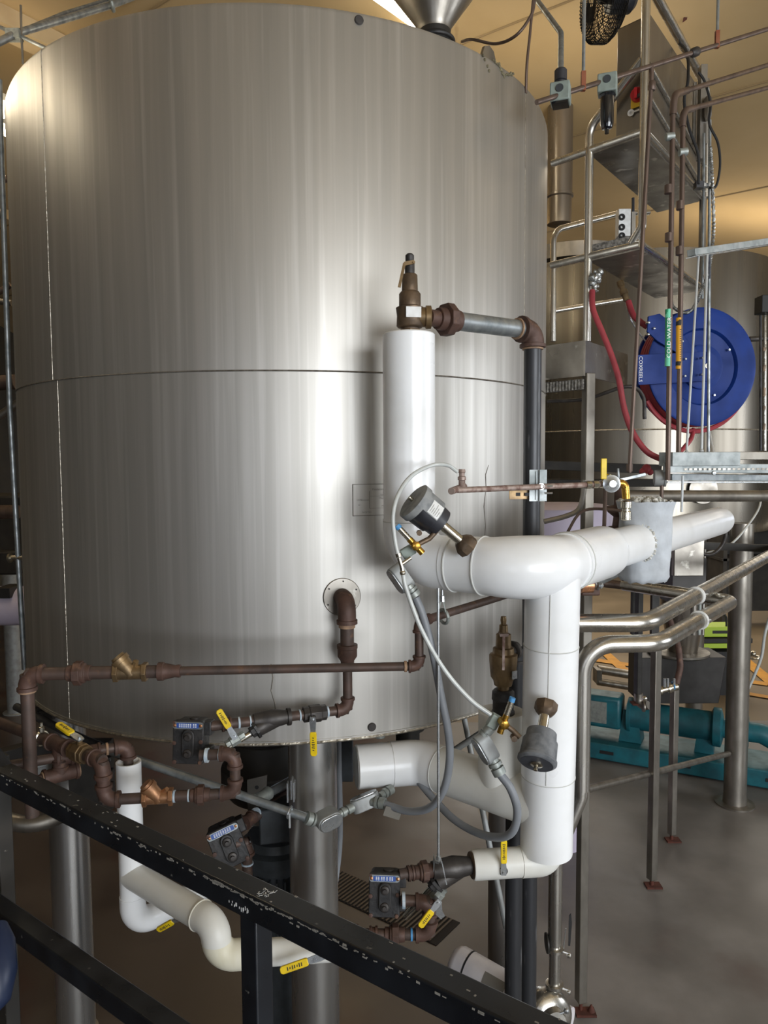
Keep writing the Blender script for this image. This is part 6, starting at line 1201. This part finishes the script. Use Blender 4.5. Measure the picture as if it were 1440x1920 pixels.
for lab, px_, yy_, w_ in (('dark upright below the insulation bag, left of the pair', 1190, 5.0, 12), ('dark upright below the insulation bag, right of the pair', 1228, 5.0, 14)):
    q = P(px_, 1130, yy_); tag(obj('upright', MB().box(V((q.x, q.y, P(px_, 1130, yy_).z)), X*w_*yy_/F/2, Y*.02, UP*.22), 'pump_dark'), lab, 'upright')
# shelves of stock in the far bay
sh = thing('storage_rack', 'dark storage rack in the far bay at the right edge', 'rack', (P(1430, 1100, 12).x, 12, 0)); cx_ = P(1440, 1080, 12).x; m = MB()
for z_ in (1.15, 1.65, 2.2, 2.8): m.box((cx_+.6, 12, z_), (1.5, 0, 0), (0, .3, 0), (0, 0, .02))
for x_ in (-.85, 2.0): m.box((cx_+x_, 12, 1.6), (.03, 0, 0), (0, .3, 0), (0, 0, 1.6))
obj('shelving', m, 'dark_machine', sh); obj('back_panel', MB().box((cx_+.6, 12.3, 1.6), (1.5, 0, 0), (0, .01, 0), (0, 0, 1.4)), 'dark_machine', sh)
for lab, px_, py_ in (('orange bottle on the far rack, left one', 1428, 972), ('orange bottle on the far rack, at the picture edge', 1438, 985)):
    tag(obj('orange_bottle', MB().lathe(P(px_, py_, 8.0), UP, [(0, .025), (.05, .025), (.06, .012), (.08, .012), (.08, 0)], 12), 'orange_cap'), lab, 'bottle')
bxs = thing('junction_box', 'black box with upright conduits at the right edge beside the blue reel', 'box', P(1432, 590, 4.8)); obj('box', MB().box(P(1436, 572, 4.8), X*.05, Y*.05, UP*.055), 'rubber_black', bxs, bevel=.004)
for px_, m_ in ((1426, 'cast_black'), (1434, 'nickel')): obj('conduit', MB().tube([P(px_, 590, 4.85), P(px_, 845, 4.85)], .009, 8), m_, bxs)
for i, y_ in enumerate((655, 690, 735, 765, 800)): obj('bright_fitting', MB().box(P(1433, y_, 4.8), X*.007, Y*.006, UP*(.012+.008*(i % 3))), 'old_bronze', bxs)
tag(obj('cross_pipe', MB().tube([P(1405, 636, 5.2), P(1460, 634, 5.2)], .018, 10), 'iron_grey'), 'short dark pipe between the blue reel and the right edge', 'pipe')

# ================================================================== CEILING LAMPS AND PIPES
def lamp(label, a, b, r=.016, m='lamp_tube'):
    a, b = V(a), V(b); t = thing('ceiling_light', label, 'light', lerp(a, b, .5)); obj('tube', MB().tube([a, b], r, 12), m, t); obj('fixture', MB().bar(a+UP*.05, b+UP*.05, .09, .05), 'lamp_body', t); return t
lamp('bright tube light above the tank top, left of the hopper', P(690, -20, 4.6), P(780, 46, 5.6), .03, 'lamp_hot')
lamp('long tube light high beyond the left edge of the big tank', V((-2.75, 2.5, 4.97)), V((-2.45, 6.0, 4.97)), .02, 'lamp_hot')
lp = thing('wall_lamp', 'glaring round work lamp at the far left edge beside the tank', 'light', P(-2, 210, 4.0)); obj('bulb', MB().ball(P(0, 210, 4.2), .035, 14), 'lamp_hot', lp); obj('shade', MB().lathe(P(0, 196, 4.2), UP, [(0, .07), (.05, .04), (.05, 0)], 20), 'lamp_body', lp)
l = bpy.data.lights.new('work_lamp', 'POINT'); l.energy = 3; l.color = (1, .82, .55); l.shadow_soft_size = .05; o = bpy.data.objects.new('work_lamp', l); COL.objects.link(o); o.location = P(-3, 215, 4.0)
cj = thing('overhead_conduit', 'paired conduits with coupling and drop wires under the ceiling at upper left', 'conduit', P(30, 70, 4.5))
obj('tube', MB().tube([P(-20, 88, 4.4), P(30, 63, 4.5), P(208, 10, 5.2), P(260, -10, 5.4)], .022, 12), 'galvanised', cj); obj('tube', MB().tube([P(30, 62, 4.5), P(120, 25, 4.9), P(210, -3, 5.3)], .012, 10), 'galvanised', cj); obj('tube', MB().tube([P(-20, 42, 4.6), P(30, 64, 4.5), P(85, 90, 4.5)], .011, 10), 'galvanised', cj)
obj('drop_wire', MB().tube([P(39, 10, 4.5), P(40, 62, 4.5), P(43, 120, 4.5)], .007, 8), 'dull_steel', cj); obj('coupling', MB().ring(P(210, 9, 5.15), V((1, .3, .3)), .035, .012, 20, 8), 'galvanised_fitting', cj); obj('junction', MB().box(P(27, 66, 4.5), X*.04, Y*.03, UP*.025), 'galvanised_fitting', cj)
tag(obj('overhead_pipe', MB().tube([P(1200, -20, 6.5), P(1480, 20, 6.2)], .06, 16).lathe(P(1430, 12, 6.2), X, [(-.05, .075), (.05, .075)], 16), 'white_jacket_old'), 'pale pipe running along the ceiling in the top right corner', 'pipe')
tag(obj('ceiling_stain', MB().prism([(0, 0), (.03, .02), (.045, .1), (.03, .2), (.05, .24), (.04, .28), (.02, .2), (.02, .1)], P(1280, 42, 5.4), X, UP, Y*.004), 'rust'), 'rusty red hook-shaped strip hanging from the ceiling near the top right', 'strip')

# ================================================================== GROUPS OF LOOK-ALIKES
GR = {'steam_trap': 'steam traps around the tank', 'valve_actuator': 'actuators on the white header', 'pilot_valve': 'pilot valves of the actuators', 'relief_valve': 'bronze relief valves', 'steam_drip_line': 'brown drip lines of the traps',
      'pipe_hanger': 'pipe hangers', 'air_hose': 'air hoses', 'flexible_conduit': 'flexible conduits', 'conduit_body': 'cast conduit bodies', 'transfer_pipe': 'polished transfer pipes', 'floor_post': 'square floor posts', 'hanger_rod': 'hanger rods', 'control_cable': 'cables of the frame',
      'water_pipe': 'taped water pipes', 'power_cord': 'cables from the ceiling', 'ceiling_light': 'tube lights', 'pipe': 'pipes left of the tank', 'upright': 'uprights under the white run', 'orange_bottle': 'orange bottles', 'steel_tank': 'stainless tanks', 'drain_hose': 'pale drain hoses',
      'plug_connector': 'plug connectors', 'brass_nipple': 'brass nipples', 'galvanised_conduit': 'galvanised conduits', 'white_tube': 'pale tubes under the reel', 'sanitary_valve': 'sanitary valves'}
for o in COL.objects:
    if o.parent is None and 'label' in o and 'group' not in o and o.name.split('.')[0] in GR: o['group'] = GR[o.name.split('.')[0]]
